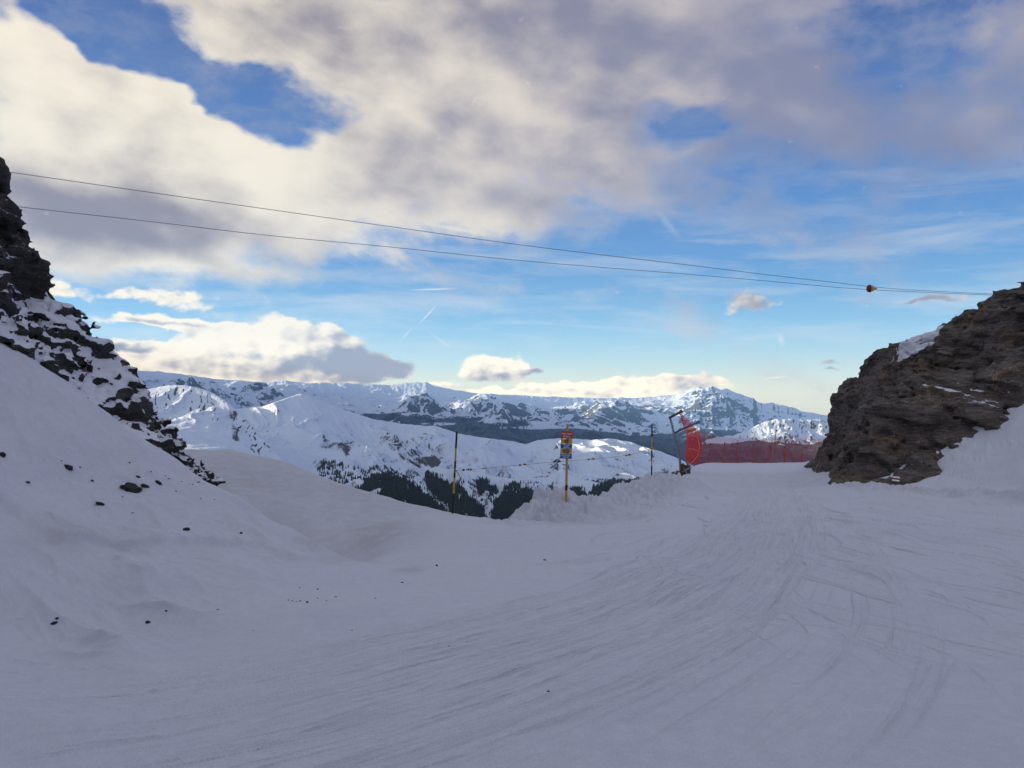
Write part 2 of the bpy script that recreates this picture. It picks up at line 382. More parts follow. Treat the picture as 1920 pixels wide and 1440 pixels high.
def rock_mat(name, dark, mid, light, dip, snow_k=1.0, vein=0.5, warm=(0.20, 0.12, 0.06)):
    m = bpy.data.materials.new(name); m.use_nodes = True; g = NT(m.node_tree); b = g.n['Principled BSDF']
    pos = g.new('ShaderNodeNewGeometry').outputs['Position']
    mp = g.new('ShaderNodeMapping'); g.put(mp.inputs[0], pos)
    mp.inputs[2].default_value = dip; mp.inputs[3].default_value = (0.5, 0.5, 3.0)
    v = mp.outputs[0]
    n1 = g.noise(v, 1.3, 8, 0.65, 0.6); n2_ = g.noise(pos, 0.55, 4, 0.6); n3_ = g.noise(pos, 14.0, 5, 0.7); n4 = g.noise(v, 6.0, 6, 0.7)
    c = g.mix(g.mapr(n1, 0.36, 0.62), dark, mid)
    c = g.mix(g.mapr(n4, 0.50, 0.72, 0, 0.6), c, light)
    c = g.mix(g.mapr(n2_, 0.52, 0.66, 0, 0.55), c, warm)
    c = g.mix(g.mapr(n3_, 0.35, 0.6, 0.45, 0.0), c, tuple(x * 0.4 for x in dark))
    # pale calcite veins
    vn = g.noise(pos, 0.8, 5, 0.6, 1.0)
    vv = g.m('ABSOLUTE', g.m('SUBTRACT', vn, 0.5))
    vm_ = g.m('MULTIPLY', g.mapr(vv, 0.0, 0.010, 1, 0), g.mapr(n2_, 0.50, 0.60))
    c = g.mix(g.m('MULTIPLY', vm_, vein), c, tuple(min(1, x * 2.2) for x in light))
    vn2 = g.noise(pos, 1.9, 4, 0.6, 1.4)
    lich = g.m('MULTIPLY', g.mapr(n3_, 0.58, 0.66), g.mapr(vn2, 0.56, 0.64))
    c = g.mix(g.m('MULTIPLY', lich, 0.5), c, tuple(min(1, x * 1.5) for x in light))
    at = g.new('ShaderNodeAttribute', attribute_name='snow').outputs['Fac']
    sn = g.m('ADD', at, g.m('MULTIPLY', g.m('SUBTRACT', g.noise(pos, snow_k, 7, 0.72), 0.5), 1.5))
    sm = g.mapr(sn, 0.47, 0.53, 0, 1)
    c = g.mix(sm, c, SNOW)
    g.l.new(c, b.inputs['Base Color']); b.inputs['Roughness'].default_value = 0.85; b.inputs['Specular IOR Level'].default_value = 0.25
    h = g.m('ADD', g.m('MULTIPLY', n4, 0.10), g.m('MULTIPLY', n3_, 0.05))
    h = g.m('MULTIPLY', h, g.mapr(sm, 0, 1, 1, 0.15))
    bp = g.new('ShaderNodeBump'); g.put(bp.inputs['Height'], h); bp.inputs['Strength'].default_value = 0.9; bp.inputs['Distance'].default_value = 1.0
    g.l.new(bp.outputs[0], b.inputs['Normal'])
    return m
M_rockR = rock_mat('brown_schist', (0.045, 0.038, 0.032), (0.155, 0.128, 0.104), (0.38, 0.33, 0.27), (0, math.radians(22), 0), 5.0, 0.28)
M_rockL = rock_mat('dark_schist', (0.025, 0.023, 0.024), (0.085, 0.078, 0.074), (0.17, 0.155, 0.14), (0, math.radians(-20), 0), 9.0, 0.0, (0.05, 0.04, 0.03))

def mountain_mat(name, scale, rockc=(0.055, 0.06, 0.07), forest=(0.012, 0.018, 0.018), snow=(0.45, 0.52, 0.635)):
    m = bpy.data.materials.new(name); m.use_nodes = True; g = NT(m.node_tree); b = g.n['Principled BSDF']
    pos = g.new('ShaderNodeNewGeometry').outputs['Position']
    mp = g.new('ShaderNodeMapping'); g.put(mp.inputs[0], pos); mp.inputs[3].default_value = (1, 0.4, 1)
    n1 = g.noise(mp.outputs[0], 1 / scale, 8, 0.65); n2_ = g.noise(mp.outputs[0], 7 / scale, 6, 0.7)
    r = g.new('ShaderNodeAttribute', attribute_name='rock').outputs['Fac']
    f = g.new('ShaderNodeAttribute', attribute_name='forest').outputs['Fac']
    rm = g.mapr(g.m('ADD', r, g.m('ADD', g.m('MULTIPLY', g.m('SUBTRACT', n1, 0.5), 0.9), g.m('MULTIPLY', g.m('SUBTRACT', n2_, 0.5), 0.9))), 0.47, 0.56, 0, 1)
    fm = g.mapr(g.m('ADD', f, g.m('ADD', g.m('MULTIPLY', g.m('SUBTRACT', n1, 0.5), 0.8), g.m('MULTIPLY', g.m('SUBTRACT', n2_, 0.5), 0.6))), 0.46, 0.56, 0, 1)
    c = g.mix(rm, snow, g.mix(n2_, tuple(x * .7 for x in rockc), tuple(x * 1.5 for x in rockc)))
    c = g.mix(g.m('MULTIPLY', fm, g.mapr(n2_, 0.3, 0.7, 1.0, 0.86)), c, forest)
    g.l.new(c, b.inputs['Base Color']); b.inputs['Roughness'].default_value = 0.9; b.inputs['Specular IOR Level'].default_value = 0.1
    bp = g.new('ShaderNodeBump'); g.put(bp.inputs['Height'], g.m('MULTIPLY', n2_, scale * 0.06)); bp.inputs['Strength'].default_value = 0.7; bp.inputs['Distance'].default_value = 1.0
    g.l.new(bp.outputs[0], b.inputs['Normal'])
    return m

# ================================================================== NEAR TERRAIN
SLOPE = 0.062
def plane(y): return -SLOPE * np.maximum(y, -6)
def pd(py): return CAMZ / ((py - HY) / FP - SLOPE)       # distance at which a row meets the piste
ctl = []
def cp(px, py, d): x, y, z = P(px, py, d); ctl.append((x, y, z + SLOPE * y))
def co(x, y, off): ctl.append((x, y, off))
for x, y in [(-3, 3.5), (0, 3.5), (3, 3.5), (-3.6, 6), (0, 6), (4, 6), (-2.6, 8.5), (1, 9), (5, 9.5), (9, 10), (-1, 12), (3, 12.5), (7, 14), (11, 17), (1, 16), (5, 19), (9, 22), (13, 26), (4, 24), (7, 28), (11, 33), (16, 38.5), (10, 42), (17, 46), (13, 55), (20, 62), (17, 72), (26, 72), (22, 84), (30, 86), (0, 0), (0, -8), (6, -8), (12, 0), (12, 8), (38, 88)]:
    co(x, y, 0)
# left bank
for a in [(0, 1140, 8.5), (300, 1120, 9.1), (500, 1100, 9.8), (100, 1000, 10), (100, 1060, 9.3), (100, 960, 11), (100, 900, 12), (100, 800, 13), (0, 760, 13), (0, 650, 14.5),
          (345, 885, 15), (450, 945, 14), (550, 1003, 13), (640, 1048, 12.2), (300, 940, 12.6), (300, 1000, 11), (450, 1000, 12), (450, 1060, 10.3), (205, 780, 15.5), (100, 700, 15), (200, 860, 13.2), (270, 830, 15.2),
          (360, 890, 22.5), (330, 850, 26), (430, 848, 26), (560, 878, 24), (700, 922, 22), (850, 963, 21), (950, 975, 20.3), (700, 1000, 17), (600, 965, 19.6), (500, 932, 21), (670, 1035, 14.6), (800, 1030, 14.5), (800, 985, 17.5), (400, 903, 22), (600, 1014, 16.6), (550, 994, 18.0), (480, 958, 19.3), (430, 925, 20.5)]:
    cp(*a)
co(6.5, 33, -.05); co(7.2, 35.5, -.1); co(8.4, 40, -.05); co(3.6, 27.5, 0); co(10.3, 48, 0); co(-6.2, 17, .10); co(-4.6, 15.2, -.05); co(-3.6, 14.4, -.22)
for x, y, o in [(-8, 9, 3.2), (-10, 5, 4.0), (-9, 0, 3.0), (-8, -8, 3.0), (-20, 15, 10), (-20, 0, 11), (-20, -12, 11), (-13, 16, 6.5), (-45, 10, 30), (-45, -20, 30), (-30, 30, 12), (-20, 40, 2.0), (-14, 30, 1.5), (-30, 50, 5), (-14, 22, 2.6), (-10.3, 19, 1.7)]:
    co(x, y, o)
# right bank
for a in [(1800, 930, 28), (1700, 930, 27.6), (1800, 898, 30), (1900, 900, 28), (1900, 850, 30), (1800, 850, 32.5), (1900, 790, 32), (1850, 810, 33), (1920, 945, 24.5)]:
    cp(*a)
for x, y, o in [(22, 26, 3.2), (30, 30, 8), (25, 20, 1.8), (18, 14, 0.2), (20, 40, 2.6), (30, 45, 6), (24, 60, 1.5), (45, 40, 14), (40, 10, 6), (40, -15, 6), (15.2, 34, .5), (17.5, 34, 2.0), (19.5, 52, .2), (35, 65, 3)]:
    co(x, y, o)
ctl_a = np.array(ctl)
tps = TPS(ctl_a[:, :2], ctl_a[:, 2], 10.0, 1e-4)

# the edge beyond which the ground falls to the valley (left side of the directed line is outside)
edge = [(-2000, 3050), (-110, 172), (-49, 78), (-20, 38.5), (-12.5, 27.5), (-10.5, 26), (-8.8, 26), (-6.1, 24), (-3.65, 22), (-1.5, 21), (-.3, 20.4), (.15, 20.6), (.45, 22.2), (1.5, 24.4), (2.3, 24.6), (2.6, 26.2), (4.1, 29.5), (5.6, 30.8), (6.0, 31.2),
        (6.25, 33.2), (7.3, 37), (10.3, 49), (13.1, 61), (16.2, 73), (19.5, 84), (24, 91), (30, 92), (60, 95), (400, 120)]
edge = np.array(edge, float)
def outside(x, y):
    best = np.full(x.shape, 1e9); sign = np.ones(x.shape)
    for (x0, y0), (x1, y1) in zip(edge[:-1], edge[1:]):
        dx, dy = x1 - x0, y1 - y0; L2 = dx * dx + dy * dy
        t = np.clip(((x - x0) * dx + (y - y0) * dy) / L2, 0, 1)
        d = np.hypot(x - x0 - t * dx, y - y0 - t * dy)
        cr = dx * (y - y0) - dy * (x - x0)
        upd = d < best
        best = np.where(upd, d, best); sign = np.where(upd, np.sign(cr), sign)
    return best * sign
def gauss(x, y, cx, cy, sx, sy, rot=0.0):
    c, s = math.cos(rot), math.sin(rot); dx = x - cx; dy = y - cy
    return np.exp(-((dx * c + dy * s) / sx) ** 2 - ((-dx * s + dy * c) / sy) ** 2)
def near_z(x, y):
    off = tps(x, y)
    far = np.hypot(x, y)
    off = np.clip(off, -1.5, 45)
    hl = np.maximum(0, -(x + .64 * np.maximum(y, -10)) - 1.5)
    hb = np.maximum(0, -y - 3.0 + .15 * x)  # unseen hill behind the camera, added to keep back light off the foreground
    z = 1.3 * hb ** 2 / (hb + 3) * sstep(40, 20, np.abs(x)) + plane(y) + np.where(y > 40, np.minimum(off, 8), off) + 0.95 * hl ** 2 / (hl + 6)
    s = outside(x, y)
    # soft lumps of the groomed snow
    onp = sstep(-1.0, -6.0, x + 0.12 * y + 2.0)
    z += 0.035 * fbm2(x * 0.35, y * 0.35, 3, 3) * (1 + 1.5 * onp)
    z += 0.010 * fbm2(x * 2.1, y * 2.1, 3, 9)
    # wind-packed drifts on the left bank
    lb = sstep(-2.2, -4.0, x) * sstep(16.5, 14, y)
    z += lb * 0.20 * (ridg2(x * 0.33 + 4, y * 0.62 + 0.4 * x, 4, 31) - 0.35) + .04 * lb * n2(x * 1.3, y * 1.8, 33)
    rd = sstep(17, 19, y) * sstep(-1, -3, x) 
    z += rd * 0.14 * (fbm2(x * 0.35 + 3, y * 0.22, 3, 41))
    yc = np.interp(x, [-9, -5.9, -4.56, -3.4, -2.45, -1.2], [17, 15.1, 14.1, 13.1, 12.2, 11.4])
    bh = y - yc; cm = sstep(-9.5, -8, x) * sstep(-1.9, -2.9, x)
    z += cm * (.09 * np.exp(-((bh + .15) / .35) ** 2) - .30 * sstep(0, .9, bh) * sstep(5.5, 2.2, bh))
    yl = np.interp(x, [-7, -6.3, -5.5, -4.6, -3.8, -2.7, -1.8], [10.3, 10.2, 10.0, 11.0, 11.5, 11.7, 11.6]) + .25 * n2(x * 1.6, y * .3, 35)
    sl = y - yl; z -= .11 * sstep(.18, -.06, sl) * sstep(-1.9, -.25, sl) * sstep(-7.5, -6.5, x) * sstep(-2.0, -3.2, x) * (1 + .5 * n2(x * 2.2, y * .5, 36))
    # ploughed rim with lumps
    rim = sstep(-3.6, -0.6, s) * sstep(-1.2, 0.4, x) * sstep(6.6, 5.6, x) * sstep(33, 30.5, y)
    n = fbm2(x * 1.1, y * 1.1, 4, 51); lum = ridg2(x * 1.3 + 3, y * 1.3, 4, 61)
    z += rim * (0.14 * n + 0.24 * (lum - .45) + .12 * (ridg2(x * 3.1, y * 3.1, 3, 59) - .4) + .07 * fbm2(x * 5, y * 5, 3, 58))
    # mound round the sign
    m1 = gauss(x, y, 1.25, 22.9, 1.05, 1.5, 0.15); m1 = sstep(0.12, 0.75, m1)
    z += m1 * (0.34 + 0.10 * n + .12 * (lum - .4)) * sstep(0.15, 0.34, x + 0.1 * (y - 21) + .08 * n)
    # wedge-shaped pile right of it, with a broken end
    c, sn = math.cos(0.95), math.sin(0.95)
    a = (x - 3.0) * c + (y - 26.6) * sn; bb = -(x - 3.0) * sn + (y - 26.6) * c
    w = sstep(-1.9, -0.5, bb) * np.clip(a / 4.4, 0, 1) * sstep(5.45, 5.15, a + 0.2 * n)
    z += w * (0.62 + 0.12 * n + 0.12 * (lum - .4) + .10 * (ridg2(x * 2.7, y * 2.7, 3, 66) - .4))
    # loose blocks in front
    for bx, by, r, hgt in [(4.35, 26.3, .30, .24), (0.2, 17.6, .25, .08), (1.9, 18.6, .4, .10), (3.1, 20.2, .5, .12), (.9, 19.8, .6, .12), (2.4, 21.6, .5, .1), (4.9, 28, .4, .15)]:
        z += hgt * sstep(0.15, 0.6, gauss(x, y, bx, by, r, r * 1.2)) * (1 + .4 * n)
    # rim left by the groomer from the pile up to the brow
    rr = np.exp(-((s + 0.7) / 0.6) ** 2) * sstep(36, 40, y) * sstep(80, 60, y)
    z += rr * (0.05 + 0.10 * lum)
    # low berm along the foot of the right bank
    bx = 12.7 + (y - 33) * (-0.35); br = np.exp(-(((x - bx - 0.6 * (y < 29) * 0) ) / 0.55) ** 2) * sstep(20, 23, y) * sstep(36, 32, y)
    z += br * (0.20 + 0.18 * n + 0.2 * (lum - .4))
    rbk = sstep(13, 16, x) * sstep(20, 24, y) * sstep(60, 40, y)
    z += rbk * (0.16 * fbm2(x * .5, y * .5, 4, 71) + .14 * ridg2(x * .45, y * .45, 3, 75))
    # big drop
    so = np.maximum(s, 0)
    z -= np.where(so > 0, np.minimum(so * so * 1.2, 0.85 * so + 0.0), 0) + 0.00 * far
    return z, s

NC = 1450
azd = np.radians(np.concatenate([np.linspace(-180, -36, 60)[:-1], np.linspace(-36, 36, NC), np.linspace(36, 180, 60)[1:]]))
_dd = np.linspace(3.3, 100, 60000)
_rho = np.cumsum(680 / .283 / _dd ** 2 + 430 / 3.38 / _dd); _rho /= _rho[-1]
RR = np.concatenate([np.geomspace(0.35, 3.3, 26)[:-1], np.interp(np.linspace(0, 1, 1100), _rho, _dd), np.geomspace(100, 900, 60)[1:]])
DRR = np.gradient(RR)
AZ, R = np.meshgrid(azd, RR)
GX, GY = R * np.sin(AZ), R * np.cos(AZ)
GZ, GS = near_z(GX, GY)

# ski tracks pressed into the piste
def catmull(pts, n):
    pts = np.array(pts, float); t = np.linspace(0, len(pts) - 1, n); i = np.clip(t.astype(int), 0, len(pts) - 2); f = (t - i)[:, None]
    p0 = pts[np.maximum(i - 1, 0)]; p1 = pts[i]; p2 = pts[i + 1]; p3 = pts[np.minimum(i + 2, len(pts) - 1)]
    return 0.5 * ((2 * p1) + (-p0 + p2) * f + (2 * p0 - 5 * p1 + 4 * p2 - p3) * f ** 2 + (-p0 + 3 * p1 - 3 * p2 + p3) * f ** 3)
gro = np.zeros_like(GZ); rim_a = np.zeros_like(GZ)
lnR = np.log(RR)
def stamp(wx, wy, depth, width, up=False):
    """wx, wy: polyline samples; presses a groove with a small rim."""
    tx = np.gradient(wx); ty = np.gradient(wy); L = np.hypot(tx, ty) + 1e-9; nx, ny = -ty / L, tx / L
    r = np.hypot(wx, wy); a = np.arctan2(wx, wy)
    ok = (r > 2.8) & (r < 95) & (np.abs(a) < math.radians(35))
    wx, wy, nx, ny, r, a, st = wx[ok], wy[ok], nx[ok], ny[ok], r[ok], a[ok], L[ok]
    if len(wx) == 0: return
    ci = np.interp(a, azd, np.arange(len(azd))); ri = np.interp(np.log(r), lnR, np.arange(len(RR)))
    for band in np.unique((np.log2(r)).astype(int)):
        s = (np.log2(r)).astype(int) == band
        rm = 2.0 ** band
        ka = int(min(16, math.ceil(2.6 * width / (0.000867 * rm)) + 1)); kr = int(min(14, math.ceil(2.6 * width / float(np.interp(rm, RR, DRR))) + 1))
        da, dr = np.meshgrid(np.arange(-ka, ka + 1), np.arange(-kr, kr + 1))
        cj = np.clip(np.round(ci[s]).astype(int)[:, None] + da.ravel()[None], 0, len(azd) - 1)
        rj = np.clip(np.round(ri[s]).astype(int)[:, None] + dr.ravel()[None], 0, len(RR) - 1)
        X = GX[rj, cj] - wx[s][:, None]; Y = GY[rj, cj] - wy[s][:, None]
        dn = X * nx[s][:, None] + Y * ny[s][:, None]; dt = np.abs(-X * ny[s][:, None] + Y * nx[s][:, None])
        near = dt < np.maximum(st[s][:, None] * 1.1, 1.2 * float(np.interp(rm * 1.4, RR, DRR)))
        dep = (depth[ok] if False else depth)
        dd = dep[ok][s][:, None] if isinstance(dep, np.ndarray) else dep
        gv = -dd * np.exp(-(dn / width) ** 2) * near
        rv = 0.9 * dd * np.exp(-((dn - 1.8 * width) / (0.8 * width)) ** 2) * near
        if up: np.maximum.at(rim_a, (rj, cj), -gv)
        else: np.minimum.at(gro, (rj, cj), gv); np.maximum.at(rim_a, (rj, cj), rv)
def pix2w(px, py):
    d = pd(py); return (px - 960) / FP * d, d
famA = [[(1372, 884), (1385, 925), (1320, 990), (1150, 1070), (880, 1150), (480, 1225), (0, 1290), (-200, 1320)],
        [(1400, 882), (1432, 930), (1400, 1010), (1260, 1100), (980, 1200), (560, 1300), (0, 1390), (-200, 1420)],
        [(1425, 882), (1475, 935), (1480, 1020), (1380, 1130), (1140, 1250), (760, 1370), (420, 1450), (200, 1500)],
        [(1445, 884), (1520, 950), (1560, 1050), (1530, 1180), (1380, 1310), (1120, 1430), (1000, 1480), (900, 1520)],
        [(1465, 884), (1570, 960), (1680, 1070), (1740, 1200), (1700, 1340), (1600, 1450), (1560, 1500), (1500, 1540)]]
famA = np.array(famA, float)
def fam(t):
    i = min(int(t), len(famA) - 2); f = t - i
    return famA[i] * (1 - f) + famA[i + 1] * f
ti = 0
for k in range(440):
    t = rng.uniform(0, 3.95) if k % 3 == 0 else rng.uniform(0, 2.7)
    pts = fam(t) + rng.normal(0, 1, (8, 2)) * np.array([6, 2]) * np.linspace(.6, 3, 8)[:, None]
    a0 = rng.uniform(0, 5.2); ln = rng.uniform(0.5, 2.6)
    c = catmull(pts, 500)
    i0 = int(a0 / 7 * 500); i1 = min(499, int((a0 + ln) / 7 * 500))
    c = c[i0:i1]
    c = c[(c[:, 1] > 872)]
    if len(c) < 8: continue
    wx, wy = pix2w(c[:, 0], c[:, 1])
    s = np.r_[0, np.cumsum(np.hypot(np.diff(wx), np.diff(wy)))]
    n = int(min(3000, s[-1] / (0.015 if wy.min() < 9 else 0.05)))
    if n < 5: continue
    ss = np.linspace(0, s[-1], n); wx = np.interp(ss, s, wx); wy = np.interp(ss, s, wy)
    env = np.clip(np.minimum(ss, s[-1] - ss) / 0.8, 0, 1) * np.clip(0.65 + 0.8 * n2(ss * 0.7, np.full(n, k * 3.3), 5), .15, 1.2)
    far_ = float(np.clip((wy.min() - 5) / 15, 0, 1)); dep = rng.uniform(0.006, 0.018) * (1.0 if t < 2.6 else .65) * (1 + 1.8 * far_) * env
    wdt = rng.uniform(0.005, 0.009) * (1 + 2.6 * far_)
    wob = 0.02 * n2(ss * 0.9, np.full(n, k * 1.7), 8)
    stamp(wx + wob, wy, dep, wdt)
    if k % 3 == 0: stamp(wx + wob + rng.uniform(.1, .25), wy + rng.uniform(.02, .14), dep * .8, wdt)
# short scraped turns on the steeper part and on the right
for k in range(560):
    if k % 5 < 2: px, py = rng.uniform(1150, 1620), 885 + 190 * rng.random() ** 1.2
    else: px, py = rng.uniform(1350, 1960), 905 + 300 * rng.random() ** 1.6
    x0, y0 = pix2w(px, py)
    if py > 960 and px < 1300: base = 2.2
    else: base = math.pi / 2 - (px - 1430) / 1500 + rng.normal(0, .2)
    ln = rng.uniform(0.8, 3.2) * (y0 / 18) ** .45; cur = rng.normal(0, 0.5) / max(ln, .8)
    n = max(10, int(ln / (0.015 if y0 < 10 else .04))); ss = np.linspace(0, ln, n)
    ang = -base + cur * ss
    wx = x0 + np.cumsum(np.cos(ang)) * ln / n; wy = y0 + np.cumsum(np.sin(ang)) * ln / n
    env = np.clip(np.minimum(ss, ln - ss) / (0.3 * ln), 0, 1)
    fk = float(np.clip((y0 - 5) / 15, 0, 1)); stamp(wx, wy, rng.uniform(0.006, 0.014) * env * (.3 + 3.2 * fk), rng.uniform(0.005, 0.010) * (1 + 2.4 * fk), up=(k % 2 == 0))
GZ += (gro + rim_a) * (GS < -0.3)

def gz_at(x, y):
    r = math.hypot(x, y); a = math.atan2(x, y)
    ci = np.interp(a, azd, np.arange(len(azd))); ri = np.interp(math.log(r), lnR, np.arange(len(RR)))
    i, j = int(ri), int(ci); i = min(i, len(RR) - 2); j = min(j, len(azd) - 2); f, h = ri - i, ci - j
    return float((GZ[i, j] * (1 - h) + GZ[i, j + 1] * h) * (1 - f) + (GZ[i + 1, j] * (1 - h) + GZ[i + 1, j + 1] * h) * f)
def hit(px, py, dmin=3.0, dmax=100):
    d = dmin
    while d < dmax:
        x, y, z = P(px, py, d)
        if gz_at(x, y) >= z: return (x, y, gz_at(x, y))
        d += 0.02 * max(1, d / 10)
    x, y, z = P(px, py, dmax); return (x, y, gz_at(x, y))

dirt_shade = np.zeros_like(GZ)
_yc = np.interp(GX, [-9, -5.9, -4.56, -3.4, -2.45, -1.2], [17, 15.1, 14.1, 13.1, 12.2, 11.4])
dirt_shade += .75 * sstep(0, .25, GY - _yc) * sstep(40, 25, GY) * sstep(-0.5, -2.9, GX)  # bowl behind the crest: shade put into the colour, along with blown dust
for _a, _b, _r, _k in [(725, 985, .55, 1.2), (712, 1008, .35, 1.2), (600, 1020, .35, 1.6), (765, 1070, .18, 2.0), (640, 1046, .2, 1.4), (460, 905, .8, .7), (180, 1000, .5, .7), (90, 985, .5, .5)]:
    _x, _y, _ = hit(_a, _b); dirt_shade += _k * gauss(GX, GY, _x, _y, _r, _r * 1.3)

dirt_shade += 0.8 * gauss(GX, GY, 1.9, 19.2, 1.8, 2.0) * sstep(-4.5, -1.0, GS)
dirt_shade += 0.9 * np.exp(-((GX - (12.9 + (GY - 33) * -0.35)) / 0.8) ** 2) * sstep(19, 22, GY) * sstep(36, 33, GY)
V = np.stack([GX, GY, GZ], -1).reshape(-1, 3)
Fg = grid_faces(len(RR), len(azd))
Fg = Fg[:, ::-1]
o = np_mesh('snow_ground', V, Fg, M_snow, True, {'dirt_shade': dirt_shade})
tag(o, kind='structure')
del V, Fg

# ================================================================== ROCKS (signed field on a grid, surface nets)
def surface_nets(f, org, h):
    s = f < 0
    nx, ny, nz = f.shape
    c = np.zeros((nx - 1, ny - 1, nz - 1), np.int8)
    for a in (0, 1):
        for b in (0, 1):
            for d in (0, 1): c += s[a:nx - 1 + a, b:ny - 1 + b, d:nz - 1 + d]
    act = (c > 0) & (c < 8)
    idx = -np.ones(act.shape, np.int64); I = np.argwhere(act); idx[act] = np.arange(len(I))
    acc = np.zeros((len(I), 3)); cnt = np.zeros(len(I))
    cor = [(a, b, d) for a in (0, 1) for b in (0, 1) for d in (0, 1)]
    for p in cor:
        for ax in range(3):
            if p[ax]: continue
            q = list(p); q[ax] = 1
            fa = f[I[:, 0] + p[0], I[:, 1] + p[1], I[:, 2] + p[2]]; fb = f[I[:, 0] + q[0], I[:, 1] + q[1], I[:, 2] + q[2]]
            cr = (fa < 0) != (fb < 0); t = np.where(cr, fa / np.where(cr, fa - fb, 1), 0)
            pos = np.tile(np.array(p, float), (len(I), 1)); pos[:, ax] += t
            acc += pos * cr[:, None]; cnt += cr
    Vv = (I + acc / cnt[:, None]) * h + org
    faces = []
    for ax in range(3):
        u, v = [(1, 2), (2, 0), (0, 1)][ax]
        sl0 = [slice(None)] * 3; sl1 = [slice(None)] * 3; sl0[ax] = slice(0, -1); sl1[ax] = slice(1, None)
        A, B = s[tuple(sl0)], s[tuple(sl1)]; E = np.argwhere(A != B)
        E = E[(E[:, u] > 0) & (E[:, v] > 0) & (E[:, u] < f.shape[u] - 1) & (E[:, v] < f.shape[v] - 1)]
        def ix(du, dv):
            e = E.copy(); e[:, u] -= du; e[:, v] -= dv; return idx[e[:, 0], e[:, 1], e[:, 2]]
        q = np.stack([ix(1, 1), ix(0, 1), ix(0, 0), ix(1, 0)], -1)
        flip = ~A[E[:, 0], E[:, 1], E[:, 2]]
        q[flip] = q[flip][:, ::-1]
        faces.append(q)
    Fq = np.concatenate(faces); Fq = Fq[(Fq >= 0).all(1)]
    return Vv, Fq
def blocks(x, y, z, sx, sy, sz, rot, seed):
    c, s_ = math.cos(rot), math.sin(rot)
    X = x * c + y * s_; Y = -x * s_ + y * c; Zq = z
    X = X / sx + .35 * n3(x * .9 / sx, y * .9 / sx, z * .9 / sx, seed); Zq = Zq / sz + .45 * n3(x * .6 / sx, y * .6 / sx, z * .6 / sx, seed + 1)
    ly = np.floor(Zq); X = X + (_h(ly.astype(np.int64), ly.astype(np.int64) * 0, ly.astype(np.int64) * 0, seed) & 255) / 255.0
    Y = Y / sy + .3 * n3(x * .8 / sx + 5, y * .8 / sx, z * .8 / sx, seed + 2)
    return (_h(np.floor(X).astype(np.int64), np.floor(Y).astype(np.int64), ly.astype(np.int64), seed + 3) & 255) / 255.0 - .5
def vnormals(V, Fq):
    a = V[Fq[:, 2]] - V[Fq[:, 0]]; b = V[Fq[:, 3]] - V[Fq[:, 1]]; n = np.cross(a, b)
    N = np.zeros_like(V)
    for k in range(4): np.add.at(N, Fq[:, k], n)
    return N / (np.linalg.norm(N, axis=1)[:, None] + 1e-12)
def smooth_attr(vals, V, Fq, it=2):
    for _ in range(it):
        s = np.zeros_like(vals); c = np.zeros(len(V))
        m = vals[Fq].mean(1)
        for k in range(4): np.add.at(s, Fq[:, k], m); np.add.at(c, Fq[:, k], 1)
        vals = s / np.maximum(c, 1).reshape(-1, *([1] * (vals.ndim - 1)))
    return vals

def build_rock(name, ctlp, lo, hi, h, disp, mask, m, snowf):
    a = np.array(ctlp, float)
    T = TPS(a[:, :2], a[:, 2], 5.0, 2e-3)
    xs = np.arange(lo[0], hi[0], h); ys = np.arange(lo[1], hi[1], h); zs = np.arange(lo[2], hi[2], h)
    XX, YY = np.meshgrid(xs, ys, indexing='ij'); H = T(XX, YY)
    H = mask(XX, YY, H)
    gx, gy = np.gradient(H, h); sc = 1 / np.sqrt(1 + gx ** 2 + gy ** 2)
    f = ((zs[None, None, :] - H[:, :, None]) * sc[:, :, None]).astype(np.float32)
    band = np.abs(f) < 1.1
    I = np.nonzero(band)
    x = xs[I[0]]; y = ys[I[1]]; z = zs[I[2]]
    f[I] -= disp(x, y, z, sc[I[0], I[1]])
    f[0] = f[-1] = 1; f[:, 0] = f[:, -1] = 1; f[:, :, 0] = 1; f[:, :, -1] = 1
    V, Fq = surface_nets(f, np.array([xs[0], ys[0], zs[0]]), h)
    N = vnormals(V, Fq)
    # small scale chipping along the normal
    dd = 0.45 * h * fbm3(V[:, 0] * 2.5, V[:, 1] * 2.5, V[:, 2] * 6, 3, 5)
    V = V + N * dd[:, None]
    V = smooth_attr(V, V, Fq, 1)
    N = vnormals(V, Fq)
    Ns = smooth_attr(N, V, Fq, 3)
    sn = snowf(V, N, Ns)
    o = np_mesh(name, V, Fq, m, True, {'snow': sn})
    me = o.data
    try: me.set_sharp_from_angle(angle=math.radians(38))
    except Exception: pass
    return o

def W(px, py, d): return P(px, py, d)
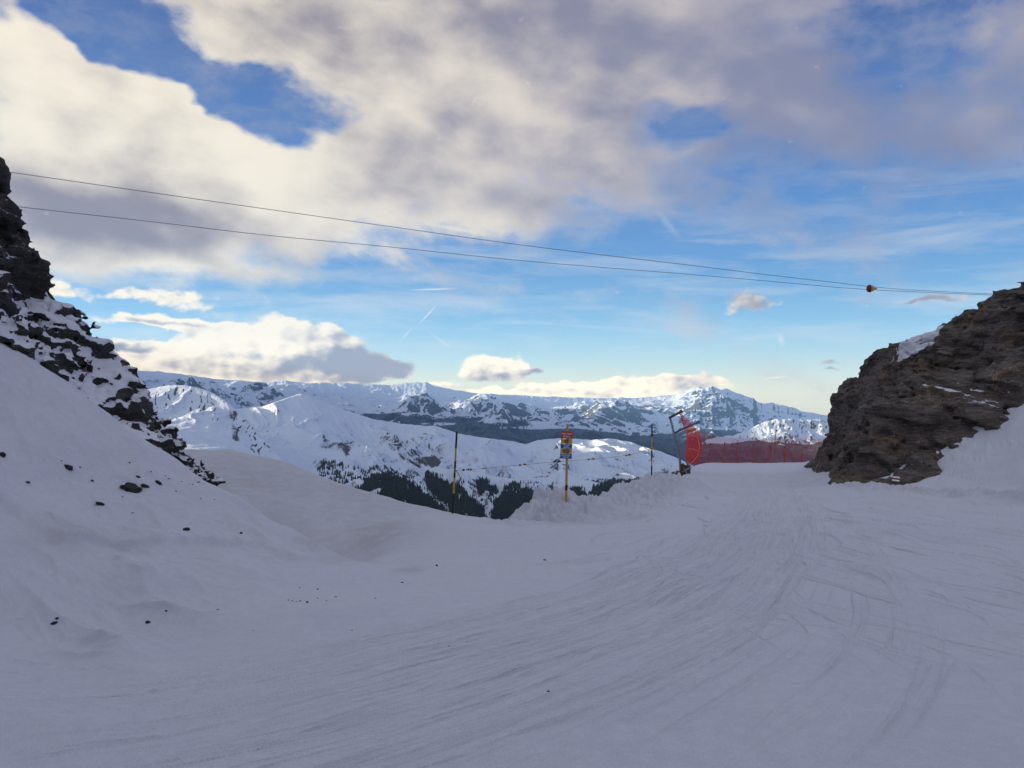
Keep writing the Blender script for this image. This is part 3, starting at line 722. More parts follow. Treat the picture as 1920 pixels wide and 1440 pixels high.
# right-hand rock
rc = [W(1508, 884, 54), W(1530, 850, 53.5), W(1548, 790, 51), W(1562, 757, 50), W(1600, 716, 48), W(1625, 692, 46.5), W(1660, 667, 45), W(1700, 645, 44), W(1760, 612, 42), W(1800, 590, 41), W(1838, 574, 40), W(1856, 548, 39), W(1890, 542, 38), W(1930, 552, 37), W(2000, 566, 36),
      (14.1, 33.0, -2.2), (16.1, 40, -2.7), (18.3, 50, -3.3), (14.9, 32.4, -2.2), (16.6, 32.0, -2.0), (18.5, 31.6, -1.4), (21, 31, -.6),
      W(1645, 770, 35.2), W(1632, 850, 34), W(1700, 700, 38), W(1700, 800, 34.6), W(1700, 880, 33.4), W(1750, 860, 32.8), W(1800, 650, 38), W(1800, 740, 34.8), W(1790, 800, 33.4), W(1900, 600, 36.5), W(1900, 700, 33.6), W(1950, 740, 32.6),
      W(1690, 888, 31.9), W(1650, 888, 32.0), W(1735, 862, 32.2), W(1560, 810, 49.5), W(1575, 870, 46.5), W(1600, 800, 43), W(1600, 870, 40.8), W(1530, 875, 51.5), W(1650, 700, 42),
      (22, 50, 1.0), (24, 55, 0.5), (20.5, 58, -3.5), (27, 48, 3.2), (28, 40, 5.0), (33, 44, 3.5), (19, 62, -6), (30, 60, 0), (17.5, 57, -5), (25, 32, 3.5), (12.6, 32, -3.6), (13.8, 37, -4.0), (15.8, 44, -4.5), (17, 52, -5.2), (17.5, 30.2, -3.0), (14, 31, -3.4)]
def maskR(X, Y, H): return H
dipR = math.radians(24)
def dispR(x, y, z, sc):
    t = z * math.cos(dipR) + x * math.sin(dipR) * 0.9 + y * 0.10
    t = t + 0.45 * fbm3(x * .28, y * .28, z * .4, 2, 100)
    big = 0.42 * n3(x * .22, y * .22, z * .34, 110) + .26 * n3(x * .5, y * .5, z * .8, 111)
    fac = -0.55 * np.abs(n3(x * .33 + 7, y * .33, z * .55, 120)) - .28 * np.abs(n3(x * .75, y * .75, z * 1.3, 121)) + .22
    s1 = (t * .95) % 1.0; s2 = (t * 2.7 + 0.5 * n3(x * .6, y * .6, z * .6, 130)) % 1.0; s3 = (t * 7.1) % 1.0
    w1 = sstep(-.35, .25, fbm3(x * .25, y * .25, z * .25, 2, 140))
    step = 0.26 * (s1 - .5) * w1 + 0.09 * (s2 - .5) + .03 * (s3 - .5) * (1 - w1)
    lay = 0.05 * n3(x * .8, y * .8, t * 8, 150) + .03 * n3(x * 2.2, y * 2.2, z * 3, 152)
    cr = n3(x * .30 + .35 * z, y * .30, z * .30, 160); crack = -0.30 * np.exp(-(cr / .022) ** 2)
    cr = n3(x * .55 - .4 * z, y * .55, z * .2, 161); crack = crack - 0.16 * np.exp(-(cr / .03) ** 2)
    za = z * math.cos(dipR) + x * math.sin(dipR)
    dmp = 1 - .55 * sstep(38, 44, y)
    bk = dmp * .58 * blocks(x, y, za, 2.6, 2.4, 1.0, .5, 170) + dmp * .30 * blocks(x, y, za, 1.1, 1.1, .42, .9, 180) + .14 * blocks(x, y, za, .5, .5, .16, .2, 190)
    return .7 * big + .6 * fac + .6 * step + lay + crack + bk - .14
def snowR(V, N, Ns):
    t = Ns[:, 2] * 0.5 + 0.5 * N[:, 2]
    s = np.clip((t - 0.86) * 3, -1, .3)
    # ledge band at mid height and the gully patch on the skyline
    x, y, z = V.T
    px = 960 + x / y * FP; py = HY - (z - CAMZ) / y * FP
    ledge = np.exp(-((py - (728 + (px - 1700) * 0.02)) / 11) ** 2) * sstep(1690, 1780, px)
    px = px + 22 * fbm3(x * .9, y * .9, z * .9, 3, 77); py = py + 9 * fbm3(x * 1.1, y * 1.1, z * 1.1, 3, 78)
    gul = sstep(1.0, 0.75, np.abs((py - (640 - (px - 1715) * 0.75)) / 21)) * sstep(1672, 1690, px) * sstep(1772, 1760, px)
    low = sstep(1800, 1850, px) * sstep(690, 712, py) * 0.35
    return s + ledge * 0.85 * sstep(.45, .7, t) + gul * 1.9 + low * sstep(.5, .7, t) + .05
o = build_rock('rock_outcrop', rc, (12.5, 30, -5), (29, 60, 7.8), 0.095, dispR, maskR, M_rockR, snowR)
tag(o, 'brown layered rock outcrop rising beside the right edge of the piste', 'rock')
rockR = o

# left-hand cliff
lc = [W(-60, 150, 16), W(0, 285, 16.2), W(25, 350, 16.3), W(18, 400, 16.5), W(55, 455, 16.8), W(82, 515, 17.2), W(85, 560, 17.4), W(120, 590, 17.8), W(160, 640, 18.1), W(205, 680, 18.4), W(232, 712, 18.5),
      W(0, 640, 14.7), W(50, 665, 14.9), W(100, 700, 15.2), W(150, 740, 15.4), W(205, 785, 15.7), W(-100, 560, 14.0),
      W(0, 500, 15.4), W(0, 400, 15.9), W(60, 560, 16.2), W(60, 620, 15.4), W(110, 660, 15.9), W(160, 700, 16.3), W(200, 740, 16.8), W(-100, 300, 15.3), W(-100, 430, 14.6), W(225, 745, 17.8),
      (-11.5, 18, 6.0), (-9.6, 19.5, 2.0), (-8.6, 20.5, 0.5), (-7.6, 19.5, -0.2), (-10.5, 21, 0.5), (-13, 20, 4), (-13, 15.5, 8.0), (-12, 22, 0), (-7.1, 16.6, -.2), (-7.8, 17.6, .2), (-7.9, 18.6, .1)]
def maskL(X, Y, H): return H
dipL = math.radians(-14)
def dispL(x, y, z, sc):
    t = z * math.cos(dipL) - x * 0.30 + y * 0.15 + 0.75 * fbm3(x * .6, y * .6, z * .6, 3, 200)
    up = sstep(2.3, 3.6, z + .25 * (x + 9)); sil = sstep(17.0, 18.0, y)
    big = 0.26 * fbm3(x * .6, y * .6, z * .8, 3, 210) + .22 * sil * (1 - up)
    s1 = (t * 1.5) % 1.0; s2 = (t * 4.3 + .8 * n3(x, y, z, 230)) % 1.0
    wgt = sstep(-.25, .25, fbm3(x * .5, y * .5, z * .5, 2, 240))
    amp = .35 + .65 * np.maximum(up, sil)
    blk = np.maximum(fbm3(x * 2.0 + .8 * z, y * 2.0, z * 3.6, 3, 250) - .12, 0)
    za = z * math.cos(dipL) - x * .28
    bk = .30 * blocks(x, y, za, 1.0, 1.0, .5, .4, 270) + .22 * blocks(x, y, za, .45, .45, .2, 1.0, 274) + .08 * blocks(x, y, za, .2, .2, .08, .3, 278)
    return big + bk - .07 - .10 * up + .75 * np.exp(-((x + 8.45) ** 2 + (y - 17.9) ** 2 + (z - 1.65) ** 2 * .6) / .45) + amp * (.10 * (s1 - .5) * wgt + 0.05 * (s2 - .5)) + 0.22 * blk + .05 * n3(x * 2.2, y * 2.2, t * 10, 260) - .05 - .35 * up * np.abs(n3(x * .8, y * .8, z * .8, 265)) + .12 * up
def snowL(V, N, Ns):
    t = Ns[:, 2] * 0.4 + 0.6 * N[:, 2]
    x, y, z = V.T
    n = fbm3(x * 1.6, y * 1.6, z * 2.2, 4, 280)
    up = sstep(3.0, 4.6, z)
    edge_ = sstep(17.0, 18.2, y) * sstep(3.2, 2.0, z)
    return sstep(0.05, 0.45, t + .38 * n) * 1.05 - up * .62 - .42 * edge_
o = build_rock('cliff', lc, (-12.5, 14, -1.2), (-6.6, 21.5, 8.2), 0.05, dispL, maskL, M_rockL, snowL)
tag(o, 'dark snow-dusted cliff rising out of the left snow bank to the picture edge', 'cliff')

# lower outcrop at the foot of the cliff
oc = [W(225, 778, 17.6), W(260, 790, 17.3), W(285, 815, 16.8), W(300, 835, 16.5), W(322, 860, 16.1), W(346, 886, 15.6),
      W(230, 800, 16.3), W(265, 828, 16.0), W(295, 858, 15.7), W(325, 880, 15.2), W(220, 800, 15.9), W(345, 900, 15.0),
      W(240, 850, 15.0), W(300, 900, 14.8), (-8.2, 18.6, .3), (-7.5, 18.2, 0.0), (-6.9, 17.6, -.5), (-6.2, 16.8, -1.1), (-5.7, 16.2, -1.4), (-5.75, 15.5, -.7), (-5.3, 15.2, -1.6), (-8.8, 17.0, 1.0), (-8.6, 15.5, .6)]
def dispO(x, y, z, sc):
    t = z + x * 0.35 + y * 0.1 + 0.12 * fbm3(x * .9, y * .9, z * .9, 3, 300)
    s1 = (t * 3.2) % 1.0; s2 = (t * 7.3) % 1.0
    return -.10 + (.25 + .75 * sstep(-6.1, -6.9, x)) * (.12 * blocks(x, y, z + .4 * x, .6, .6, .22, .4, 340) + 0.10 * fbm3(x * 1.2, y * 1.2, z * 1.5, 3, 310) + 0.13 * (s1 - .45) + .06 * (s2 - .5) + .07 * n3(x * 2.5, y * 2.5, t * 12, 320) + .05)
def snowO(V, N, Ns):
    t = Ns[:, 2] * 0.4 + 0.6 * N[:, 2]; x, y, z = V.T
    return sstep(0.25, 0.75, t + .25 * fbm3(x * 1.7, y * 1.7, z * 1.7, 3, 330)) - .18
o = build_rock('rock_outcrop', oc, (-8.9, 14.4, -1.2), (-5.2, 18.8, 1.9), 0.032, dispO, lambda X, Y, H: H - .05 - 1.8 * sstep(-6.45, -5.95, X + .35 * (Y - 15.6)), M_rockL, snowO)
tag(o, 'low ragged slabby dark outcrop running down below the left cliff to the snow drift', 'rock')

# ================================================================== MOUNTAINS
def layer_mesh(name, U, D, Z, m, rock, forest, label=None):
    X = U * D; V = np.stack([X, D, Z], -1).reshape(-1, 3)
    o = np_mesh(name, V, grid_faces(*Z.shape)[:, ::1], m, True, {'rock': rock, 'forest': forest})
    # make normals face up
    if o.data.polygons[len(o.data.polygons) // 2].normal.z < 0: o.data.flip_normals()
    tag(o, label, kind='structure'); return o
def slope_of(U, D, Z):
    X = U * D
    P3 = np.stack([X, D, Z], -1)
    a = np.gradient(P3, axis=0); b = np.gradient(P3, axis=1); n = np.cross(a, b); n /= np.linalg.norm(n, axis=-1, keepdims=True) + 1e-9
    n *= np.sign(n[..., 2:3] + 1e-9)
    return n
def sky_limit(U, D, Z, skyf, soft=1.0, margin=None):
    lim = CAMZ + (HY - skyf(960 + U * FP)) / FP * D
    if margin is not None: lim = lim - margin
    k = soft
    return np.where(Z > lim - k, lim - k * np.exp(-np.maximum(Z - lim + k, 0) / k), Z)

# ---- far range
sk = [(-420, 700), (-200, 680), (0, 694), (150, 690), (230, 692), (300, 695), (345, 700), (400, 708), (450, 712), (500, 716), (530, 712), (570, 716), (640, 716), (680, 719), (700, 718), (730, 721), (762, 716), (800, 715), (815, 722), (850, 729), (900, 736), (960, 739), (1040, 742), (1100, 744), (1200, 744), (1262, 738), (1290, 729), (1312, 723), (1322, 727), (1335, 722), (1352, 729), (1362, 727), (1380, 735), (1398, 741), (1412, 744), (1420, 753), (1434, 756), (1446, 752), (1458, 756), (1470, 759), (1490, 763), (1504, 770), (1530, 773), (1560, 780), (1620, 800), (1720, 800)]
sk = np.array(sk, float)
skyf = lambda px: np.interp(px, sk[:, 0], sk[:, 1])
us = np.linspace((-420 - 960) / FP, (1800 - 960) / FP, 1750)
ds = np.concatenate([np.linspace(6500, 19000, 720), np.linspace(19050, 19900, 12)])
U, D = np.meshgrid(us, ds); X = U * D; PX = 960 + U * FP
D0 = 18500
zr = CAMZ + (HY - skyf(PX)) / FP * D0
s = np.clip((D0 - D) / (D0 - 6500), 0, 1)
wx_ = X + 900 * fbm2(X / 4200, D / 4200, 3, 401); wy_ = D + 900 * fbm2(X / 4200 + 9, D / 4200, 3, 402)
rg = ridg2(wx_ / 4300 + .35 * D / 4300, wy_ / 5200 - .25 * X / 4300, 7, 410, 0.52)
base = zr - 150 - 1000 * s ** 0.85
prow = 0.35 + 0.65 * sstep(0.0, 0.25, s)
Z = base + 760 * (rg - .28) * prow + 45 * fbm2(X / 900, D / 900, 5, 420)
Z += 26 * fbm2(X / 260, D / 260, 4, 425)
# alpine terraces tilted to the left
jag = 5 * np.abs(n2(PX / 9.0, np.zeros_like(PX), 430)) + 2.5 * n2(PX / 3.5, np.zeros_like(PX), 431)
jag *= sstep(1395, 1415, PX) * sstep(1500, 1490, PX)
skl = lambda px: skyf(px) + 6.0 * (.35 - np.clip(ridg2(px / 45.0 + 3, D / 2500, 4, 436), 0, .8)) * sstep(760, 640, px) + 1.6 * n2(px / 14.0 + D / 900, D / 300, 433) + .9 * n2(px / 5.0, D / 160, 434)
tgt = CAMZ + (HY - (skl(PX) + jag)) / FP * D0
rb = np.exp(-((D - D0) / 420) ** 2)
Z = Z * (1 - rb) + tgt * rb
Z = np.where(D > D0, tgt - (D - D0) * 0.35, Z)
Z = sky_limit(U, D, Z, lambda px: skyf(px) + 1.2 + 1.5 * n2(px / 16.0, D / 700, 435), 25.0)
N = slope_of(U, D, Z)
PYg = HY - (Z - CAMZ) / D * FP
rock = sstep(0.88, 0.66, N[..., 2]) * 0.55 + 0.12 * fbm2(X / 1500, D / 1500, 3, 440) + 0.02
rk = sstep(1270, 1330, PX) * sstep(1540, 1500, PX) * sstep(812, 780, PYg)
stre = ridg2(PX / 60 + .02 * PYg, PYg / 7 + PX / 60, 5, 441)
rock += rk * (.22 + .45 * (stre - .45)) * sstep(726, 738, PYg - 8 * sstep(1400, 1420, PX) * -1)
rock += .34 * np.exp(-((PX - 1130) / 130) ** 2 - ((PYg - 788) / 20) ** 2) + .22 * np.exp(-((PX - 980) / 60) ** 2 - ((PYg - 768) / 10) ** 2) + .25 * np.exp(-((PX - 1250) / 50) ** 2 - ((PYg - 765) / 14) ** 2)
tlp = np.interp(PX, [200, 560, 640, 720, 800, 870, 960, 1030, 1100, 1180, 1250, 1330, 1500], [860, 800, 770, 778, 786, 782, 790, 790, 802, 812, 812, 806, 815])
nf = fbm2(X / 900, D / 900, 4, 455)
forest = sstep(-9, 9, PYg - tlp + 9 * nf) * (.92 + .25 * fbm2(X / 500, D / 500, 4, 456))
for cx, cy, rx, ry in [(1040, 792, 55, 7), (1195, 800, 50, 12), (830, 795, 40, 3), (735, 792, 18, 5), (1010, 802, 60, 3)]:
    forest -= .8 * np.exp(-((PX - cx) / rx) ** 2 - ((PYg - cy) / ry) ** 2)
M_far = mountain_mat('far_range', 260.0, (0.05, 0.055, 0.065), (0.010, 0.016, 0.020))
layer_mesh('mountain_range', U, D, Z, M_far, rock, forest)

# ---- sunlit shoulder on the right, behind the nets
s5 = np.array([(1180, 905), (1240, 880), (1300, 842), (1325, 823), (1345, 818), (1375, 815), (1400, 806), (1412, 800), (1430, 791), (1452, 785), (1480, 784), (1510, 786), (1540, 784), (1570, 790), (1640, 800), (1720, 800)], float)
us = np.linspace((1180 - 960) / FP, (1700 - 960) / FP, 620); ds = np.concatenate([np.linspace(3300, 5600, 380), np.linspace(5620, 7000, 25)])
U, D = np.meshgrid(us, ds); X = U * D; PX = 960 + U * FP; D0 = 5400
jj = lambda px: np.interp(px, s5[:, 0], s5[:, 1]) + 1.8 * n2(px / 10.0 + D / 200, D / 90, 501) + .9 * n2(px / 4.0, D / 40, 502)
tgt = CAMZ + (HY - jj(PX)) / FP * D0
s = np.clip((D0 - D) / (D0 - 3300), 0, 1)
rg = ridg2(X / 620 + .6 * D / 900, D / 1100, 6, 510)
Z = tgt - 650 * s ** 0.9 + 190 * (rg - .30) * sstep(0, .2, s) + 12 * fbm2(X / 90, D / 90, 4, 520)
rb = np.exp(-((D - D0) / 60) ** 2); Z = Z * (1 - rb) + tgt * rb
Z = np.where(D > D0, tgt - (D - D0) * .5, Z)
Z = sky_limit(U, D, Z, lambda px: np.interp(px, s5[:, 0], s5[:, 1]) + 1 + 1.5 * n2(px / 10.0, D / 120, 503), 6.0)
N = slope_of(U, D, Z)
PYg = HY - (Z - CAMZ) / D * FP
rock = sstep(.86, .62, N[..., 2]) * .7 + .18 + .15 * fbm2(X / 150, D / 150, 4, 530)
forest = sstep(822, 836, PYg + 6 * fbm2(X / 200, D / 200, 3, 533)) * .85
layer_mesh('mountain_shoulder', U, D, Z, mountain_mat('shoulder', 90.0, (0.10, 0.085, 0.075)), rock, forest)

def tps_layer(name, cps, pxr, dr, nr, nc, m, sky, D0f, noisef, rockf, forestf, back=0.6):
    a = np.array([P(*c) for c in cps]); T = TPS(a[:, :2], a[:, 2], 1000.0, 1e-4)
    us = np.linspace((pxr[0] - 960) / FP, (pxr[1] - 960) / FP, nc); ds = np.linspace(dr[0], dr[1], nr)
    U, D = np.meshgrid(us, ds); X = U * D; PX = 960 + U * FP
    Zb = T(X, D)
    sky = np.array(sky, float)
    jf = lambda px: np.interp(px, sky[:, 0], sky[:, 1]) + 1.0 * n2(px / 8.0, D / 60, 601) + .5 * n2(px / 3.0, D / 25, 602)
    D0 = D0f(PX)
    tgt = CAMZ + (HY - jf(PX)) / FP * D0
    fall = sstep(0, 250, D0 - D)
    Z = Zb + noisef(X, D, PX) * (0.12 + 0.88 * fall)
    rb = np.exp(-((D - D0) / 45) ** 2); Z = Z * (1 - rb) + tgt * rb
    Z = np.where(D > D0, tgt - (D - D0) * back, Z)
    Z = sky_limit(U, D, Z, lambda px: np.interp(px, sky[:, 0], sky[:, 1]) + .8 + .9 * n2(px / 9.0, D / 60, 603), 2.0)
    N = slope_of(U, D, Z); PYg = HY - (Z - CAMZ) / D * FP
    rock = rockf(X, D, Z, PX, PYg, N); forest = forestf(X, D, Z, PX, PYg, N)
    o = layer_mesh(name, U, D, Z, m, rock, forest)
    return o, U, D, Z, PYg

# ---- the peak and long ridge in the middle distance
sky2 = [(380, 790), (430, 768), (470, 763), (490, 762), (515, 754), (540, 745), (556, 739), (565, 737), (580, 742), (620, 759), (660, 772), (700, 785), (750, 793), (800, 798), (815, 797), (860, 812), (900, 819), (940, 824), (960, 826), (985, 832), (1010, 824), (1045, 821), (1080, 822), (1110, 824), (1148, 821), (1170, 826), (1185, 828), (1200, 835), (1240, 846), (1270, 858), (1300, 872), (1340, 895), (1400, 930)]
c2 = [(px, py, d) for px, py, d in [(430, 768, 3400), (490, 762, 3350), (563, 738, 3200), (620, 759, 3250), (700, 785, 3350), (800, 798, 3450), (870, 814, 3500), (985, 831, 3700), (1060, 822, 3750), (1148, 822, 3700), (1200, 835, 3600), (1270, 858, 3400), (1340, 895, 3200)]]
c2 += [(600, 788, 2850), (635, 825, 2520), (680, 868, 2200), (745, 905, 1950), (830, 960, 1600), (700, 830, 3000), (760, 850, 2900), (760, 880, 2450), (850, 860, 2900), (860, 905, 2350), (880, 965, 1800), (940, 850, 3250), (950, 900, 2600), (1000, 935, 2150), (1100, 845, 3350), (1100, 890, 2700), (1100, 935, 2200), (1200, 860, 3250), (1200, 895, 2750), (1280, 900, 2800), (1280, 940, 2300), (540, 810, 2700), (520, 850, 2300), (580, 880, 2050), (640, 930, 1750), (480, 800, 2850), (450, 840, 2300), (720, 1000, 1450), (900, 1050, 1350), (1100, 1050, 1500), (1300, 1050, 1700), (500, 950, 1500)]
def noise2(X, D, PX):
    w = X + 60 * fbm2(X / 300, D / 300, 3, 611)
    gul = ridg2(w / 260 + .25 * D / 260, D / 900, 5, 612)
    return (1 - .65 * np.exp(-((PX - 575) / 95) ** 2)) * (95 * (gul - .4)) + 22 * fbm2(X / 420, D / 420, 4, 613) + 3 * fbm2(X / 60, D / 60, 4, 614)
def rock2(X, D, Z, PX, PY, N):
    r = sstep(.86, .62, N[..., 2]) * .26 + .22 * fbm2(X / 70, D / 200, 4, 620) + .02
    for cx, cy, rx, ry, k in [(610, 828, 14, 16, .35), (648, 838, 18, 14, .4), (650, 848, 6, 10, .4), (785, 862, 45, 22, .30), (812, 866, 16, 10, .55), (760, 820, 30, 15, .22), (655, 812, 16, 14, .25), (745, 835, 20, 14, .18), (815, 797, 14, 5, .25), (590, 790, 16, 12, .12), (1180, 880, 20, 20, .2), (1030, 870, 60, 30, .12), (610, 870, 40, 14, .25)]:
        r += k * np.exp(-((PX - cx) / rx) ** 2 - ((PY - cy) / ry) ** 2)
    return r + .10
def forest2(X, D, Z, PX, PY, N):
    return np.zeros_like(X)
D0f2 = lambda px: np.interp(px, [c[0] for c in c2[:13]], [c[2] for c in c2[:13]])
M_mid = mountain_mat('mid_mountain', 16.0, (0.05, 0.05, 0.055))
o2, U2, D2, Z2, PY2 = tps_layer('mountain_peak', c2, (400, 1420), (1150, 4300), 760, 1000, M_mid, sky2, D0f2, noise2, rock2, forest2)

# ---- the nearer ridge on the left with rock ribs
sky1 = [(-300, 730), (-100, 720), (0, 738), (100, 745), (200, 742), (240, 735), (270, 731), (300, 724), (318, 721), (345, 721), (370, 725), (395, 733), (420, 748), (440, 764), (470, 793), (500, 828), (530, 860), (560, 892), (600, 930)]
c1 = [(-200, 730, 2400), (0, 738, 2350), (100, 745, 2300), (200, 742, 2300), (270, 731, 2250), (330, 721, 2200), (395, 733, 2150), (440, 764, 2050), (500, 828, 1850), (560, 892, 1650), (600, 930, 1550)]
D0f1 = lambda px: np.interp(px, [c[0] for c in c1[:11]], [c[2] for c in c1[:11]])
c1 += [(240, 790, 1900), (300, 785, 1900), (360, 790, 1850), (420, 800, 1850), (300, 835, 1500), (400, 850, 1450), (450, 850, 1550), (480, 880, 1450), (300, 900, 1100), (420, 930, 1050), (520, 930, 1300), (200, 850, 1400), (560, 1000, 1100), (100, 900, 1200), (-100, 850, 1500), (-200, 900, 1200)]
def noise1(X, D, PX):
    w = X + 30 * fbm2(X / 150, D / 150, 3, 711)
    gul = ridg2(w / 75, D / 600, 4, 712)
    up = sstep(1750, 1950, D)
    return 24 * (gul - .4) * up + 8 * fbm2(X / 260, D / 260, 4, 713) + 1.5 * fbm2(X / 30, D / 30, 4, 714)
def rock1(X, D, Z, PX, PY, N):
    sk_ = np.interp(PX, [s_[0] for s_ in sky1], [s_[1] for s_ in sky1])
    rib = ridg2(PX / 13 + .5 * fbm2(X / 60, D / 90, 2, 721) + .12 * (PY - sk_) / 13, D / 500 + 3, 3, 720)
    r = .06 + .14 * fbm2(X / 60, D / 60, 4, 722)
    sk_ = np.interp(PX, [s_[0] for s_ in sky1], [s_[1] for s_ in sky1])
    bandv = sstep(1, 8, PY - sk_) * sstep(72, 42, PY - sk_)
    r += bandv * (sstep(.40, .62, rib) * .50 * sstep(-.25, .15, fbm2(PX / 8, PY / 7, 3, 725)) + .13)
    r += .5 * np.exp(-((PX - (440 + (PY - 800) * .12)) / 9) ** 2 - ((PY - 812) / 20) ** 2) + .35 * np.exp(-((PX - 435) / 10) ** 2 - ((PY - 775) / 14) ** 2)
    r += .28 * np.exp(-((PX - (445 + (PY - 765) * .8)) / 12) ** 2) * sstep(770, 785, PY) * sstep(860, 830, PY)
    return r
o1, *_ = tps_layer('mountain_ridge', c1, (-250, 610), (950, 2700), 520, 980, M_mid, sky1, D0f1, noise1, rock1, forest2)

# ---- unseen high range added left of the view to shade valleys from low sun
yy_ = np.linspace(1500, 19600, 400); xx_ = np.linspace(0, 1, 70)
YY, TT = np.meshgrid(yy_, xx_, indexing='ij')
XR = -0.66 * YY - 900 - 300 * fbm2(YY / 3000, YY * 0, 3, 771)
hr = np.interp(YY, [1500, 3500, 6000, 10000, 14000, 20000, 24000], [60, 330, 720, 1150, 1300, 900, 300]) + 150 * (ridg2(YY / 1500, YY * 0 + .5, 5, 772) - .4) * np.clip(YY / 8000, .3, 1) * 1.6
XX2 = XR + (TT - .5) * np.minimum(7000, 1.1 * YY)
Zr = hr - (hr + 1000) * np.abs(TT - .5) * 2 + 160 * (ridg2(XX2 / 1400, YY / 1400, 5, 773) - .4) * np.minimum(1, np.abs(TT - .5) * 8)
XX2 = np.clip(XX2, -19600, -0.70 * YY - 100)
Vr = np.stack([XX2, YY, Zr], -1).reshape(-1, 3)
Nz = sstep(.5, 1, ridg2(XX2 / 500, YY / 500, 4, 775))
o = np_mesh('mountain_range', Vr, grid_faces(len(yy_), len(xx_)), M_far, True, {'rock': Nz * .6, 'forest': sstep(-250, -500, Zr) * .8})
tag(o, kind='structure')

# ---- valley floor sheet below everything
n = 60; th = np.linspace(-math.pi, math.pi, n); rr = np.array([60, 600, 3000, 12000, 19700.0])
TH, R_ = np.meshgrid(th, rr)
Zf = np.full_like(TH, -900.0) - 60 + 40 * fbm2(R_ * np.sin(TH) / 4000, R_ * np.cos(TH) / 4000, 3, 801)
Vf = np.stack([R_ * np.sin(TH), R_ * np.cos(TH), Zf], -1).reshape(-1, 3)
o = np_mesh('valley_ground', Vf, grid_faces(len(rr), n)[:, ::-1], M_far, True, {'rock': np.full(TH.size, .2), 'forest': np.full(TH.size, .55)})
tag(o, kind='structure')

# ================================================================== CONIFERS
M_con = mat('conifer_needles', (0.022, 0.030, 0.026), 0.9, 0, 0.2, 0.3)
def in_poly(x, y, poly):
    inside = np.zeros(x.shape, bool); n = len(poly)
    for i in range(n):
        x0, y0 = poly[i]; x1, y1 = poly[(i + 1) % n]
        c = ((y0 > y) != (y1 > y)) & (x < (x1 - x0) * (y - y0) / (y1 - y0 + 1e-12) + x0)
        inside ^= c
    return inside
polys = [[(686, 908), (700, 896), (722, 892), (745, 898), (770, 906), (790, 925), (815, 945), (845, 972), (860, 1000), (700, 1000), (640, 950), (660, 925)],
         [(800, 888), (830, 902), (850, 912), (868, 918), (885, 938), (908, 962), (915, 1000), (862, 1000), (842, 955), (812, 925), (795, 905)],
         [(892, 905), (900, 901), (920, 902), (933, 912), (934, 928), (920, 932), (900, 930)],
         [(944, 912), (962, 910), (975, 916), (1000, 924), (1030, 926), (1035, 920), (1050, 930), (1060, 945), (1060, 1000), (920, 1000), (928, 945), (940, 935)],
         [(1064, 912), (1075, 910), (1092, 925), (1105, 945), (1100, 990), (1062, 960)],
         [(1092, 915), (1120, 912), (1150, 905), (1200, 903), (1240, 900), (1262, 893), (1300, 895), (1310, 940), (1200, 970), (1110, 985), (1115, 945)]]
gux = np.linspace((400 - 960) / FP, (1420 - 960) / FP, 1000); gdx = np.linspace(1150, 4300, 760)
def z2_at(u, d):
    ci = (u - gux[0]) / (gux[1] - gux[0]); ri = (d - gdx[0]) / (gdx[1] - gdx[0])
    i = np.clip(ri.astype(int), 0, 758); j = np.clip(ci.astype(int), 0, 998); f = ri - i; h = ci - j
    return (Z2[i, j] * (1 - h) + Z2[i, j + 1] * h) * (1 - f) + (Z2[i + 1, j] * (1 - h) + Z2[i + 1, j + 1] * h) * f
NS = 420000
d_ = np.sqrt(rng.uniform(1350 ** 2, 3200 ** 2, NS)); u_ = rng.uniform((560 - 960) / FP, (1330 - 960) / FP, NS)
z_ = z2_at(u_, d_); px_ = 960 + u_ * FP; py_ = HY - (z_ - CAMZ) / d_ * FP
clump = fbm2(u_ * d_ / 60, d_ / 60, 4, 901)
jx = px_ + 5 * n2(u_ * d_ / 25, d_ / 25, 905); jy = py_ + 4 * n2(u_ * d_ / 25 + 5, d_ / 25, 906)
dense = np.zeros(NS, bool)
for pl in polys: dense |= in_poly(jx, jy, pl)
sp_reg = in_poly(px_, py_, [(590, 865), (640, 868), (690, 872), (760, 882), (800, 885), (870, 900), (1000, 905), (1060, 905), (1200, 895), (1280, 880), (1320, 900), (1310, 985), (650, 985), (600, 900)])
sparse = sp_reg & ~dense & (clump > 0.10) & (rng.random(NS) < 0.10)
keep = (dense & (rng.random(NS) < np.clip(.62 + .5 * clump, .12, .9)) & (clump > -.45)) | sparse
X_, D_, Z_ = (u_ * d_)[keep], d_[keep], z_[keep]; isd = dense[keep]
hgt = rng.uniform(7, 14, len(X_)) * np.where(isd, 1.1, .75)
print('conifers', len(X_))
def cones(X, Y, Z, Hh):
    n = len(X); seg = 5
    rings = [(0.0, .21), (.42, .13), (.34, .17), (.75, .06), (.66, .09)]
    VV = []; FF = []
    # three stacked ragged skirts
    lv = [(0.08, .24, .50), (.36, .18, .75), (.62, .12, 1.0)]
    rot = rng.uniform(0, 6.28, n)
    off = 0
    for zb, rb, zt in lv:
        ring = []
        for k in range(seg):
            a = rot + k * 2 * math.pi / seg; rj = rb * Hh * rng.uniform(.7, 1.15, n)
            ring.append(np.stack([X + np.cos(a) * rj, Y + np.sin(a) * rj, Z + zb * Hh + rng.uniform(-.03, .03, n) * Hh], -1))
        top = np.stack([X, Y, Z + zt * Hh], -1)
        VV.append(np.stack(ring + [top], 1))
        for k in range(seg): FF.append((off + k, off + (k + 1) % seg, off + seg))
        rot = rot + .6; off += seg + 1
    V = np.concatenate(VV, 1); F = np.array(FF); nv = V.shape[1]
    return V.reshape(-1, 3), (F[None] + (np.arange(n) * nv)[:, None, None]).reshape(-1, 3)
Vt, Ft = cones(X_, D_, Z_ - .6, hgt)
